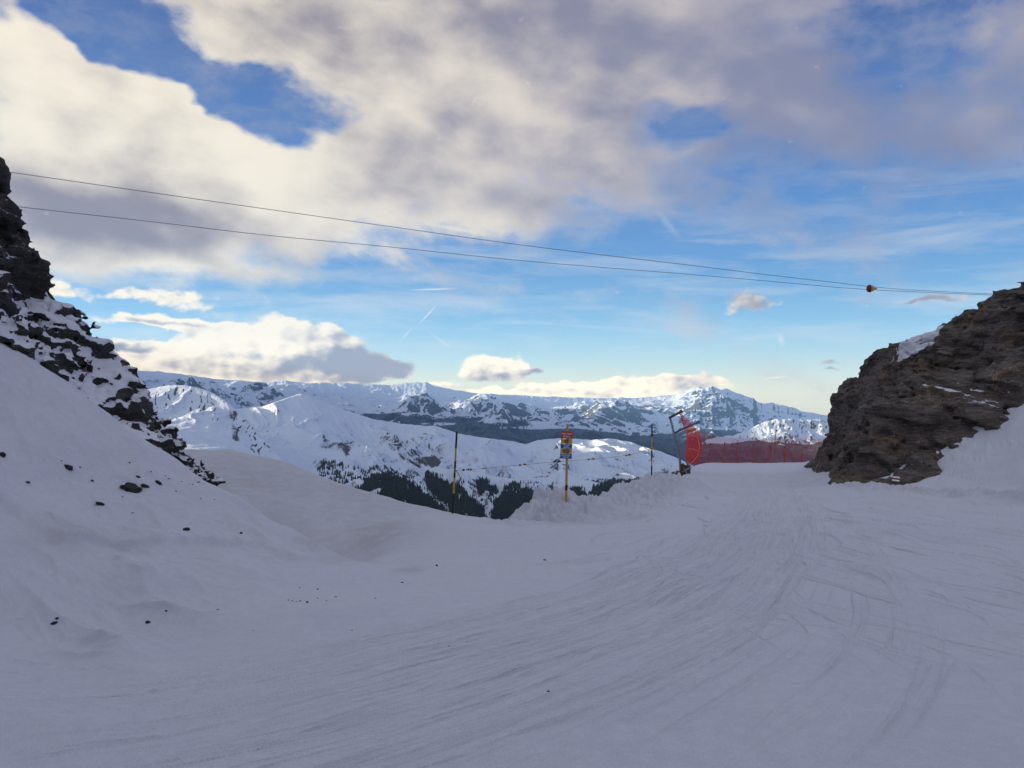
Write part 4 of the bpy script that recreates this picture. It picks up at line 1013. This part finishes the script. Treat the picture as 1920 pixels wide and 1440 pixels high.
o = np_mesh('conifer_forest', Vt, Ft, M_con, False)
tag(o, 'dark conifer forest clinging to the lower slopes of the middle ridge', 'forest', kind='stuff')
# lone trees above the forest
proto = None; cnt = 0
cand = np.nonzero(sp_reg & ~dense & (py_ < 930))[0]; rng.shuffle(cand)
for i in cand:
    if cnt >= 70: break
    if clump[i] < -.2: continue
    if proto is None:
        Vp, Fp = cones(np.zeros(1), np.zeros(1), np.zeros(1), np.array([12.0]))
        proto = np_mesh('pine_tree', Vp, Fp, M_con, False); t = proto
    else:
        t = proto.copy(); C.objects.link(t)
    t.location = (u_[i] * d_[i], d_[i], z_[i] - .5); k = rng.uniform(.7, 1.15); t.scale = (k, k, k); t.rotation_euler = (0, 0, rng.uniform(0, 6))
    tag(t, 'lone small dark conifer on open snow above the forest of the middle ridge', 'tree', 'lone conifers above the forest edge'); cnt += 1

# ================================================================== OBJECTS
M_yel = mat('yellow_paint', (0.66, 0.38, 0.07), .5, 0, .12, 8)
M_blk = mat('black_paint', (0.012, 0.012, 0.014), .5, 0, .1, 8)
M_red = mat('red_plate', (0.58, 0.07, 0.04), .5, 0, .08, 5)
M_blu = mat('blue_plate', (0.03, 0.12, 0.38), .5, 0, .08, 5)
M_amb = mat('amber_plate', (0.70, 0.44, 0.09), .5, 0, .08, 5)
M_wht = mat('white_lettering', (0.72, 0.70, 0.66), .6, 0, .04, 5)
M_steel = mat('galvanised_steel', (0.34, 0.34, 0.34), .5, .5, .15, 6, .2)
M_dst = mat('dark_steel', (0.08, 0.08, 0.085), .5, .3, .1, 6)
M_wood = mat('weathered_wood', (0.14, 0.11, 0.085), .85, 0, .2, 9, .4)
M_wire = mat('steel_rope', (0.12, 0.12, 0.13), .5, .5, .1, 3)
M_rope = mat('yellow_rope', (0.30, 0.20, 0.06), .8, 0, .1, 30)
M_orange = mat('ochre_marker', (0.62, 0.36, 0.08), .5, 0, .06, 3)
M_mred = mat('maroon_marker', (0.20, 0.015, 0.02), .5, 0, .06, 3)
M_rpole = mat('red_pole', (0.50, 0.03, 0.03), .5, 0, .1, 6)

def pole_segments(bm, base, top, rad, cuts, mats_idx):
    base, top = Vector(base), Vector(top)
    for (a, b), mi in zip(zip(cuts[:-1], cuts[1:]), mats_idx):
        bm_tube(bm, [base.lerp(top, a), base.lerp(top, b)], rad if mi == 0 else rad * 1.04, 10, mi)

# --- sign post
bx, by, bz = hit(1061, 938, 18)
sb = Vector((bx, by, bz))
D_s = by
def wp(px, py, d, dy=0.0): x, y, z = P(px, py, d); return Vector((x, y + dy, z))
root = empty('warning_sign', sb); tag(root, 'yellow post with stacked red, amber and blue warning plates standing in the snow mound', 'sign')
top = wp(1064, 795, D_s)
bm = bmesh.new(); b0 = Vector((0, 0, -.35)); t0 = top - sb; ax = t0.normalized()
Lp = t0.length
pole_segments(bm, b0, t0, .034, [0, .255, .315, 1], [0, 1, 0])
bm_tube(bm, [ax * (Lp - .30) + Vector((0, -.03, 0)), ax * (Lp - .27) + Vector((0, -.03, 0))], .03, 8, 1)
bm_obj('post', bm, [M_yel, M_blk], root)
rotS = Vector((0, 0, 1)).rotation_difference(ax).to_matrix() @ Matrix.Rotation(math.radians(-6), 3, 'Z')
ph = D_s / FP  # metres per photo pixel at the sign
wS = 21.5 * ph; hs = [14.2, 9.2, 9.2, 9.2, 9.5]; y_top = 808.5
mats_ = [M_red, M_amb, M_blu, M_amb, M_blu]; yy = y_top
texts = [['Kloster Davos', 'Gebiet'], ['SICHERHEIT', 'GEFAHR', 'LAWINE'], ['AVALANCHES', 'DANGER', 'ATTENTION'], ['PISTE FERMATA', 'PERICOLO DI', 'VALANGHE'], ['NO MARKED', 'DESCENT']]
names = ['red header plate', 'amber plate below the red header', 'upper blue plate', 'lower amber plate', 'lowest blue plate']
for i, hp in enumerate(hs):
    cy = yy + hp / 2; yy += hp
    cpt = wp(1061.6 + (cy - 835) * -0.035, cy, D_s) - sb + Vector((0, -.062, 0))
    bm = bmesh.new(); bm_box(bm, (0, 0, 0), (wS, .018, hp * ph - .006), None, 0, .003)
    pl = bm_obj('sign_plate', bm, mats_[i], root, cpt); pl.rotation_euler = rotS.to_euler(); pl['label'] = names[i]
    for k, tx in enumerate(texts[i]):
        cu = bpy.data.curves.new('lettering', 'FONT'); cu.body = tx; cu.align_x = 'CENTER'; cu.align_y = 'CENTER'
        nlines = len(texts[i]); lh = hp * ph / (nlines + .7)
        cu.size = lh * .82 * (1.1 if i == 0 else 1); cu.extrude = .002; cu.offset = .002
        to = bpy.data.objects.new('lettering', cu); C.objects.link(to)
        bpy.context.view_layer.update()
        me = bpy.data.meshes.new_from_object(to.evaluated_get(bpy.context.evaluated_depsgraph_get()))
        bpy.data.objects.remove(to)
        wt = max(v.co.x for v in me.vertices) - min(v.co.x for v in me.vertices)
        maxw = wS * (.86 if k == 0 else .6)
        sx = min(1.0, maxw / wt) if wt > 0 else 1
        for v in me.vertices: v.co = (v.co.x * sx, -(.0115 + v.co.z), v.co.y + (0.5 * (nlines - 1) - k) * lh)
        me.materials.clear(); me.materials.append(M_wht if i in (0, 2, 4) else M_blk)
        to = bpy.data.objects.new('lettering', me); link(to, pl)

# --- boundary poles with rope and flags
def boundary_pole(pxb, pyb, pxt, pyt, d, cuts, mi, label, rad=.024):
    b = Vector(P(pxb, pyb, d)); b.z = gz_at(b.x, b.y) if gz_at(b.x, b.y) > b.z - .6 else b.z
    t = wp(pxt, pyt, d)
    r = empty('boundary_pole', b); tag(r, label, 'pole', 'striped poles of the rope barrier')
    bm = bmesh.new(); pole_segments(bm, Vector((0, 0, -.4)), t - b, rad, cuts, mi)
    bm_obj('pole', bm, [M_yel, M_blk], r)
    return r, b, t
dL, dR = 20.9, 31.5
rL, bL, tL = boundary_pole(847, 966, 856.5, 809, dL, [0, .17, .37, .53, .70, .83, 1.0], [0, 1, 0, 1, 0, 1], 'black and yellow striped pole holding the left end of the rope, leaning slightly')
rR, bR, tR = boundary_pole(1221.5, 900, 1222.5, 797, dR, [0, .15, .38, .48, .60, .82, 1.0], [0, 1, 0, 1, 0, 1], 'black and yellow striped pole standing behind the snow pile near the red nets', .026)
bm = bmesh.new(); c = wp(1222, 841, dR) - bR
bm_box(bm, c, (.13, .07, .07), None, 0, .01); bm_box(bm, c + Vector((.06, 0, .03)), (.05, .05, .06), None, 1, .01); bm_obj('rope_clamp', bm, [M_yel, M_blk], rR)
bm = bmesh.new(); c = wp(853, 882, dL) - bL
bm_box(bm, c, (.05, .06, .09), None, 1, .01); bm_obj('rope_clamp', bm, [M_yel, M_blk], rL)
bm = bmesh.new(); p0 = c + Vector((.03, -.02, 0)); bm_tube(bm, [p0, p0 + Vector((.06, 0, -.08)), p0 + Vector((.09, 0, -.16)), p0 + Vector((.13, 0, -.22))], .008, 6); bm_obj('strap', bm, M_blk, rL)
rp = [(853, 882, 20.9), (900, 879, 21.8), (985, 871, 24), (1045, 865.5, 25.6), (1110, 861, 27.5), (1180, 853, 30), (1222, 841, 31.5)]
rpw = [Vector(P(a, b, dd)) for a, b, dd in rp]
cc = catmull([tuple(v) for v in rpw], 60)
root = empty('barrier_rope', rpw[0]); tag(root, 'thin yellow rope strung between the two striped poles behind the sign', 'rope')
bm = bmesh.new(); bm_tube(bm, [Vector(p) - rpw[0] for p in cc], .006, 6); bm_obj('rope', bm, M_rope, root)
def rope_at(px):
    for a, b in zip(cc[:-1], cc[1:]):
        pa = 960 + a[0] / a[1] * FP; pb = 960 + b[0] / b[1] * FP
        if pa <= px <= pb: return Vector(a).lerp(Vector(b), (px - pa) / (pb - pa))
    return Vector(cc[-1])
for (px, kind) in [(869, 0), (878, 1), (882.5, 0), (975, 0), (984, 1), (1041, 0), (1047, 0), (1049, 1), (1104, 0), (1112, 1), (1174, 0), (1180, 1), (906, 2)]:
    p = rope_at(px) - rpw[0]; bm = bmesh.new()
    if kind == 0:
        bm_tube(bm, [p + Vector((-.035, 0, 0)), p + Vector((-.012, 0, 0)), p + Vector((.012, 0, 0)), p + Vector((.035, 0, 0))], [.008, .028, .028, .008], 8, 1)
    elif kind == 1:
        k = (rope_at(px).y / FP)
        bm_box(bm, p + Vector((-2.3 * k, 0, 0)), (3.2 * k, .02, 2.6 * k), Matrix.Rotation(.3, 3, 'Y'), 0, .004)
        bm_box(bm, p + Vector((.3 * k, 0, .6 * k)), (2.6 * k, .024, 3.8 * k), Matrix.Rotation(-.4, 3, 'Y'), 1, .004)
        bm_box(bm, p + Vector((2.8 * k, 0, 0)), (3.0 * k, .02, 2.4 * k), Matrix.Rotation(.15, 3, 'Y'), 0, .004)
    else:
        bm_tube(bm, [p + Vector((-.02, 0, 0)), p + Vector((.02, 0, 0))], .014, 8, 1)
    bm_obj('rope_flag', bm, [M_yel, M_blk], root)

# --- gantry with the red catch net
dG = 50.0; kG = dG / FP
gb = Vector(P(1276, 872, dG))
root = empty('net_gantry', gb); tag(root, 'grey steel gantry on wooden blocks leaning over the drop beside the red net', 'gantry')
def G(px, py, dy=0.0): return wp(px, py, dG, dy) - gb
bm = bmesh.new(); bm_tube(bm, [G(1277, 905), G(1275, 865), G(1264, 815), G(1256.5, 783)], [.08, .072, .065, .06], 10); bm_obj('mast', bm, M_steel, root)
bm = bmesh.new(); a, b = G(1254, 784), G(1278.5, 771); bm_tube(bm, [a, b], .075, 10); bm_tube(bm, [b - Vector((.08, 0, .04)), b + Vector((.02, 0, .03))], .11, 10); bm_obj('top_arm', bm, M_dst, root)
bm = bmesh.new(); bm_tube(bm, [G(1263, 813, .1), G(1288, 802, .3), G(1313, 793, .6)], [.06, .05, .04], 8); bm_tube(bm, [G(1311, 794, .6), G(1316, 791, .62)], .06, 8); bm_obj('rear_arm', bm, M_dst, root)
bm = bmesh.new(); bm_tube(bm, [G(1267, 823), G(1280, 852), G(1292, 876)], .05, 8); bm_obj('brace', bm, M_steel, root)
bm = bmesh.new(); bm_tube(bm, [G(1276.5, 776), G(1277, 800)], .012, 6); bm_obj('hoist_rope', bm, M_dst, root)
for a_, b_, w_ in [((1272.5, 911), (1272, 883), .17), ((1279, 905), (1278.5, 869), .15), ((1289, 888), (1288, 872), .2), ((1283.5, 893), (1284, 880), .12)]:
    bm = bmesh.new(); pa, pb = G(*a_), G(*b_); pa.z -= .8
    m_ = (pa + pb) / 2; bm_box(bm, m_, (w_ * 1.6, w_ * 1.6, (pb - pa).length), Matrix.Rotation(.08, 3, 'Z'), 0, .02); bm_obj('block', bm, M_wood, root)
bm = bmesh.new(); bm_tube(bm, [G(1279, 884, -.2), G(1294, 876, -.2)], .05, 8); bm_tube(bm, [G(1280, 875, -.2), G(1290, 893, -.2)], .045, 8); bm_obj('base_strut', bm, M_steel, root)

def net_mat(name, col, alpha, cell=0.05, line=0.3, vary=0.0):
    m = bpy.data.materials.new(name); m.use_nodes = True; g = NT(m.node_tree); b = g.n['Principled BSDF']
    b.inputs['Base Color'].default_value = (*col, 1); b.inputs['Roughness'].default_value = .7
    uv = g.new('ShaderNodeTexCoord').outputs['UV']
    n = g.noise(uv, 6.0, 5, .6)
    b2 = g.new('ShaderNodeBsdfTransparent'); tr = g.new('ShaderNodeBsdfTranslucent'); tr.inputs[0].default_value = (*col, 1)
    ms0 = g.new('ShaderNodeMixShader'); ms0.inputs[0].default_value = .5; g.l.new(b.outputs[0], ms0.inputs[1]); g.l.new(tr.outputs[0], ms0.inputs[2])
    sp = g.new('ShaderNodeSeparateXYZ'); g.l.new(uv, sp.inputs[0])
    def ln(s_):
        fr = g.m('FRACT', g.m('DIVIDE', s_, cell)); return g.mapr(g.m('ABSOLUTE', g.m('SUBTRACT', fr, .5)), .5 - line / 2, .5 - line / 2 + .02, 0, 1)
    gridm = g.m('MAXIMUM', ln(sp.outputs[0]), ln(sp.outputs[1]))
    al = g.m('MULTIPLY', gridm, g.mapr(n, .3, .7, 1 - vary, 1.0))
    al = g.m('MAXIMUM', al, alpha)
    ms = g.new('ShaderNodeMixShader'); g.l.new(al, ms.inputs[0]); g.l.new(b2.outputs[0], ms.inputs[1]); g.l.new(ms0.outputs[0], ms.inputs[2])
    g.l.new(ms.outputs[0], g.n['Material Output'].inputs[0])
    return m
def sheet(name, fn, nu, nv, m, parent, org, uvs):
    us_, vs_ = np.meshgrid(np.linspace(0, 1, nu), np.linspace(0, 1, nv)); P3 = np.array([[fn(a, b) for a, b in zip(r1, r2)] for r1, r2 in zip(us_, vs_)])
    o = np_mesh(name, (P3 - np.array(org)).reshape(-1, 3), grid_faces(nv, nu), m, True, None, parent)
    uvl = o.data.uv_layers.new(name='UVMap'); li = np.zeros(len(o.data.loops), np.int32); o.data.loops.foreach_get('vertex_index', li)
    uvv = np.stack([us_.ravel() * uvs[0], vs_.ravel() * uvs[1]], -1)[li]; uvl.data.foreach_set('uv', uvv.astype(np.float32).ravel())
    return o
# billowing curtain
Lc = np.array([(1278, 777), (1284, 800), (1289, 812), (1290.5, 830), (1288, 848), (1287, 856), (1291, 870)], float)
Rc = np.array([(1279.5, 775), (1295, 790), (1306, 803), (1317, 820), (1319.5, 838), (1316, 856), (1308, 871)], float)
Lm = catmull(Lc, 60); Rm = catmull(Rc, 60)
rn = empty('safety_net', gb); tag(rn, 'bright red catch net bunched and billowing under the steel gantry', 'net')
def fcur(a, b):
    i = min(int(b * 59), 58); f = b * 59 - i
    l = Lm[i] * (1 - f) + Lm[i + 1] * f; r = Rm[i] * (1 - f) + Rm[i + 1] * f
    p = l * (1 - a) + r * a
    dy = .9 * math.sin(math.pi * a) * b + .10 * math.sin(a * 26 + b * 4) * (0.3 + b) + .05 * math.sin(a * 60 + 3 * b)
    return wp(p[0], p[1], dG, 0.4 + dy)[:]
M_net1 = net_mat('red_net_bunched', (0.95, 0.06, 0.03), .42, .10, .5, .55)
sheet('net_cloth', fcur, 90, 70, M_net1, rn, gb, (2, 4))
bm = bmesh.new(); pts = [wp(1308, 812, dG, .2), wp(1312, 835, dG, .1), wp(1311.5, 842, dG, 0), wp(1308, 855, dG, 0), wp(1300, 865, dG, 0), wp(1291, 871, dG, 0)]
bm_tube(bm, [v - gb for v in pts], .018, 6); bm_tube(bm, [wp(1290, 841, dG, 0) - gb, wp(1300, 842, dG, 0) - gb, wp(1311, 847, dG, -.05) - gb], .014, 6); bm_obj('edge_cord', bm, mat('pale_cord', (.6, .45, .42), .8), rn)

# --- high barrier net along the brow with poles
fence = [(1327.5, 870, 1331.7, 833), (1353.7, 867, 1358, 831.7), (1381, 867, 1382, 832.5), (1411.7, 869, 1413, 836), (1442.5, 871, 1445, 838), (1470, 873, 1471, 840), (1502.5, 875, 1504, 843)]
dF = lambda px: 84 - (px - 1330) * 0.012
fr = Vector(P(1327, 875, dF(1327)))
rf = empty('safety_fence', fr); tag(rf, 'see-through dark red barrier net with red poles along the brow of the piste', 'fence')
for i, (xb, yb, xt, yt) in enumerate(fence):
    bm = bmesh.new(); a = wp(xb, yb + 12, dF(xb)) - fr; b = wp(xt, yt, dF(xb)) - fr
    bm_tube(bm, [a, b], .045, 8, 0); bm_tube(bm, [b, b + (b - a).normalized() * .12], .05, 8, 1); bm_obj('pole', bm, [M_rpole, M_blk], rf)
topn = np.array([(1290, 800), (1315, 806), (1330, 818), (1380, 821), (1440, 822), (1560, 823)], float)
def fnet(a, b):
    px = 1288 + a * (1552 - 1288); yt = np.interp(px, topn[:, 0], topn[:, 1]); py = yt * (1 - b) + 886 * b
    return wp(px, py, dF(px) + .25, .12 * math.sin(a * 40))[:]
M_net2 = net_mat('red_net_open', (0.60, 0.018, 0.035), .0, .10, .20, .1)
sheet('net_cloth', fnet, 120, 12, M_net2, rf, fr, (14.2, 3.6))
# --- tall bamboo pole leaning at the fence
b = wp(1441.5, 876, 82.0); t = wp(1456, 807, 82.0); r = empty('slalom_pole', b); tag(r, 'tall thin pale pole leaning right in front of the red barrier net', 'pole')
bm = bmesh.new(); bm_tube(bm, [Vector((0, 0, -.3)), t - b], .035, 8, 0); bm_obj('shaft', bm, mat('bamboo', (.42, .24, .16), .7, 0, .2, 4), r)
bm = bmesh.new(); bm_tube(bm, [(t - b) * .985, (t - b) * 1.02], .09, 8); bm_obj('tip', bm, M_blk, r)

# --- cables and marker
def cable(pts, rad, label):
    w = [Vector(P(*p)) for p in pts]; c_ = catmull([tuple(v) for v in w], 160)
    r = w[0]; bm = bmesh.new(); bm_tube(bm, [Vector(p) - r for p in c_], rad, 6)
    o = bm_obj('steel_cable', bm, M_wire, None, r); tag(o, label, 'cable', 'ropeway cables across the sky'); return o
def dc(px): return 45 + (px + 200) / 2100 * 30
A = [(-250, 284), (20, 323), (270, 359), (500, 392), (740, 426), (960, 457), (1130, 478), (1300, 498), (1450, 516.5), (1560, 529), (1628, 537), (1700, 543), (1860, 551.5), (1960, 557)]
B = [(-250, 350), (30, 387), (270, 414), (500, 441), (740, 464), (960, 487), (1130, 501.5), (1300, 515), (1450, 528), (1560, 538), (1628, 543), (1700, 546.5), (1860, 553.5), (1960, 558)]
cable([(a, b, dc(a)) for a, b in A], .019, 'upper of the two thin steel cables crossing the sky')
cable([(a, b, dc(a)) for a, b in B], .018, 'lower of the two thin steel cables crossing the sky')
mc = Vector(P(1634, 541, dc(1634))); r = empty('cable_marker', mc); tag(r, 'ochre and maroon cone marker fixed on the cables near the right rock', 'marker')
kM = dc(1634) / FP
prof = [(-8.8, 0.5), (-8.4, 3.6), (-7.2, 6.0), (-5.2, 7.0), (-3.0, 7.2)]; prof2 = [(-3.0, 7.3), (0, 6.6), (4, 4.2), (8, 1.6), (8.6, .4)]
for nm, pr, mm in (('red_end', prof, M_mred), ('cone', prof2, M_orange)):
    bm = bmesh.new(); dirn = Vector((1, -.12, -.05)).normalized()
    bm_tube(bm, [dirn * (a * kM) for a, _ in pr], [b_ * kM for _, b_ in pr], 20); bm_obj(nm, bm, mm, r, None, True)
bm = bmesh.new(); bm_tube(bm, [dirn * (-3.4 * kM), dirn * (-2.6 * kM)], 7.6 * kM, 20); bm_obj('rim', bm, M_blk, r)
bm = bmesh.new(); bm_tube(bm, [dirn * (8.0 * kM), dirn * (9.4 * kM)], 1.6 * kM, 12); bm_obj('clamp', bm, M_blk, r)

# --- painted trail mark on the right rock
from mathutils.bvhtree import BVHTree
me = rockR.data
bvh = BVHTree.FromPolygons([v.co for v in me.vertices], [p.vertices[:] for p in me.polygons])
cam_o = Vector((0, 0, CAMZ))
def rock_pt(px, py, lift=.02):
    d = (Vector(P(px, py, 30)) - cam_o).normalized(); h_ = bvh.ray_cast(cam_o, d)
    return None if h_[0] is None else h_[0] - d * lift
bands = [('white_band', M_wht, lambda a, b: (1674.5 + 13 * a, 893.2 + 2.8 * b + 1.6 * a - .5 * math.sin(a * 3.1))), ('red_band', mat('red_trail_paint', (.22, .04, .03), .8), lambda a, b: (1673.5 + 15 * a, 896.0 + 2.8 * b + 1.7 * a)), ('white_band', M_wht, lambda a, b: (1672.5 + 14 * a, 898.8 + 2.8 * b + 1.6 * a))]
mk = rock_pt(1681, 897)
if mk is not None:
    for nm, mm, fn in bands:
        Vb = []; okb = True
        for j in range(5):
            for i in range(17):
                p = rock_pt(*fn(i / 16, j / 4))
                if p is None or (p - mk).length > 1.2: p = Vector(P(*fn(i / 16, j / 4), mk.y - .02))
                Vb.append(p[:])
        o = np_mesh(nm, np.array(Vb), grid_faces(5, 17), mm, True, None, rockR)
        sol = o.modifiers.new('thickness', 'SOLIDIFY'); sol.thickness = .004

# --- stones and crumbs on the snow
def stone_mesh(seed, sx, sy, sz):
    bm = bmesh.new(); bmesh.ops.create_icosphere(bm, subdivisions=3, radius=1)
    co_ = np.array([v.co[:] for v in bm.verts]); n = fbm3(co_[:, 0] * 1.3 + seed * 7, co_[:, 1] * 1.3, co_[:, 2] * 1.3, 4, 33)
    q_ = np.round((co_[:, 2] + .2 * n) * 3) / 3
    for v, k, qq in zip(bm.verts, n, q_):
        v.co = Vector((v.co.x * sx, v.co.y * sy, (v.co.z * .6 + qq * .4) * sz)) * (1 + .45 * float(k))
    return bm
def stone(px, py, wpx, hpx, rot, label, group=None, cat='stone'):
    h_ = hit(px, py + hpx * .3); d = h_[1]; k = d / FP
    bm = stone_mesh(px, wpx * k * .5, wpx * k * .38, hpx * k * .50)
    o = bm_obj('stone', bm, M_rockS, None, (h_[0], h_[1], h_[2] + hpx * k * .12)); o.rotation_euler = (0, math.radians(rot), 0)
    tag(o, label, cat, group)
M_rockS = mat('dark_stone', (0.030, 0.028, 0.030), .85, 0, .2, 30, .5)
stone(246, 914, 36, 17, 15, 'largest dark slab-shaped stone lying on the left snow bank')
stone(129, 876, 17, 8, 25, 'flat dark stone highest on the left snow bank under the cliff')
stone(188, 945, 16, 6, 15, 'dark sliver of stone below and left of the largest stone')
stone(350, 992, 11, 9, 0, 'small dark stone standing on the roll of the left bank, right of the others')
stone(4, 853, 12, 11, 0, 'dark stone cut by the left picture edge on the snow bank')
stone(297, 905, 12, 7, 30, 'small rounded stone up and right of the largest stone')
stone(272, 911, 15, 6, 20, 'thin grey stone just right of the largest stone', )
stone(259, 894, 8, 5, 25, 'small stone directly above the largest stone')
stone(52, 904, 10, 4, 5, 'flat dark chip left on the snow bank, level with the largest stone')
stone(173, 901, 5, 5, 0, 'tiny round stone between the highest flat stone and the largest stone')
stone(102, 1168, 14, 5, -3, 'flat black stone at the foot of the left bank near the picture edge')
stone(108, 1160, 8, 4, 0, 'small chip just above the flat black stone at the bank foot')
stone(278, 1167, 10, 6, 5, 'black stone alone on the piste at the foot of the left bank')
stone(312, 1146, 5, 3, 0, 'tiny dark chip right of the lone black stone at the bank foot')
stone(452, 1000, 5, 4, 0, 'tiny stone on the crest of the bank spur')
stone(1021, 1050, 6, 3, 0, 'small dark chip on the piste in front of the ploughed snow rim')
stone(1028, 1298, 5, 3, 0, 'small dark chip alone on the open piste low in the picture')
stone(819, 1060, 4, 4, 0, 'tiny dark chip on the snow where the two banks meet')
stone(754, 1092, 4, 3, 0, 'tiny dark chip on the piste below the bank spur')
crumbs = [(541, 1125), (548, 1127), (556, 1128), (563, 1127), (575, 1129), (595, 1122), (562, 1102), (596, 1105), (612, 1127), (577, 1130), (629, 1119), (660, 1182), (310, 893), (316, 898), (340, 903), (355, 908), (361, 908), (372, 905), (377, 935), (402, 937), (330, 921), (283, 885), (230, 932), (150, 877), (115, 864), (243, 868), (475, 1182), (842, 1212), (823, 1208), (409, 1143), (704, 1122), (249, 962)]
for i, (a, b) in enumerate(crumbs):
    stone(a, b, rng.uniform(2.2, 5.5), rng.uniform(1.3, 2.6), rng.uniform(-10, 25), 'crumb of dark stone among the loose ones scattered over the left snow' , 'crumbs of dark stone on the left snow')

# ================================================================== HAZE
def haze():
    m = bpy.data.materials.new('haze'); m.use_nodes = True; g = NT(m.node_tree); g.n.remove(g.n['Principled BSDF'])
    v = g.new('ShaderNodeVolumePrincipled'); v.inputs['Color'].default_value = (0.24, 0.50, 1.0, 1)
    v.inputs['Density'].default_value = 2.3e-5; v.inputs['Anisotropy'].default_value = 0.1
    g.l.new(v.outputs[0], g.n['Material Output'].inputs['Volume'])
    bm = bmesh.new(); bm_box(bm, (0, 0, -160), (39800, 40000, 3400)); o = bm_obj('haze', bm, m); tag(o, kind='stuff')
haze()
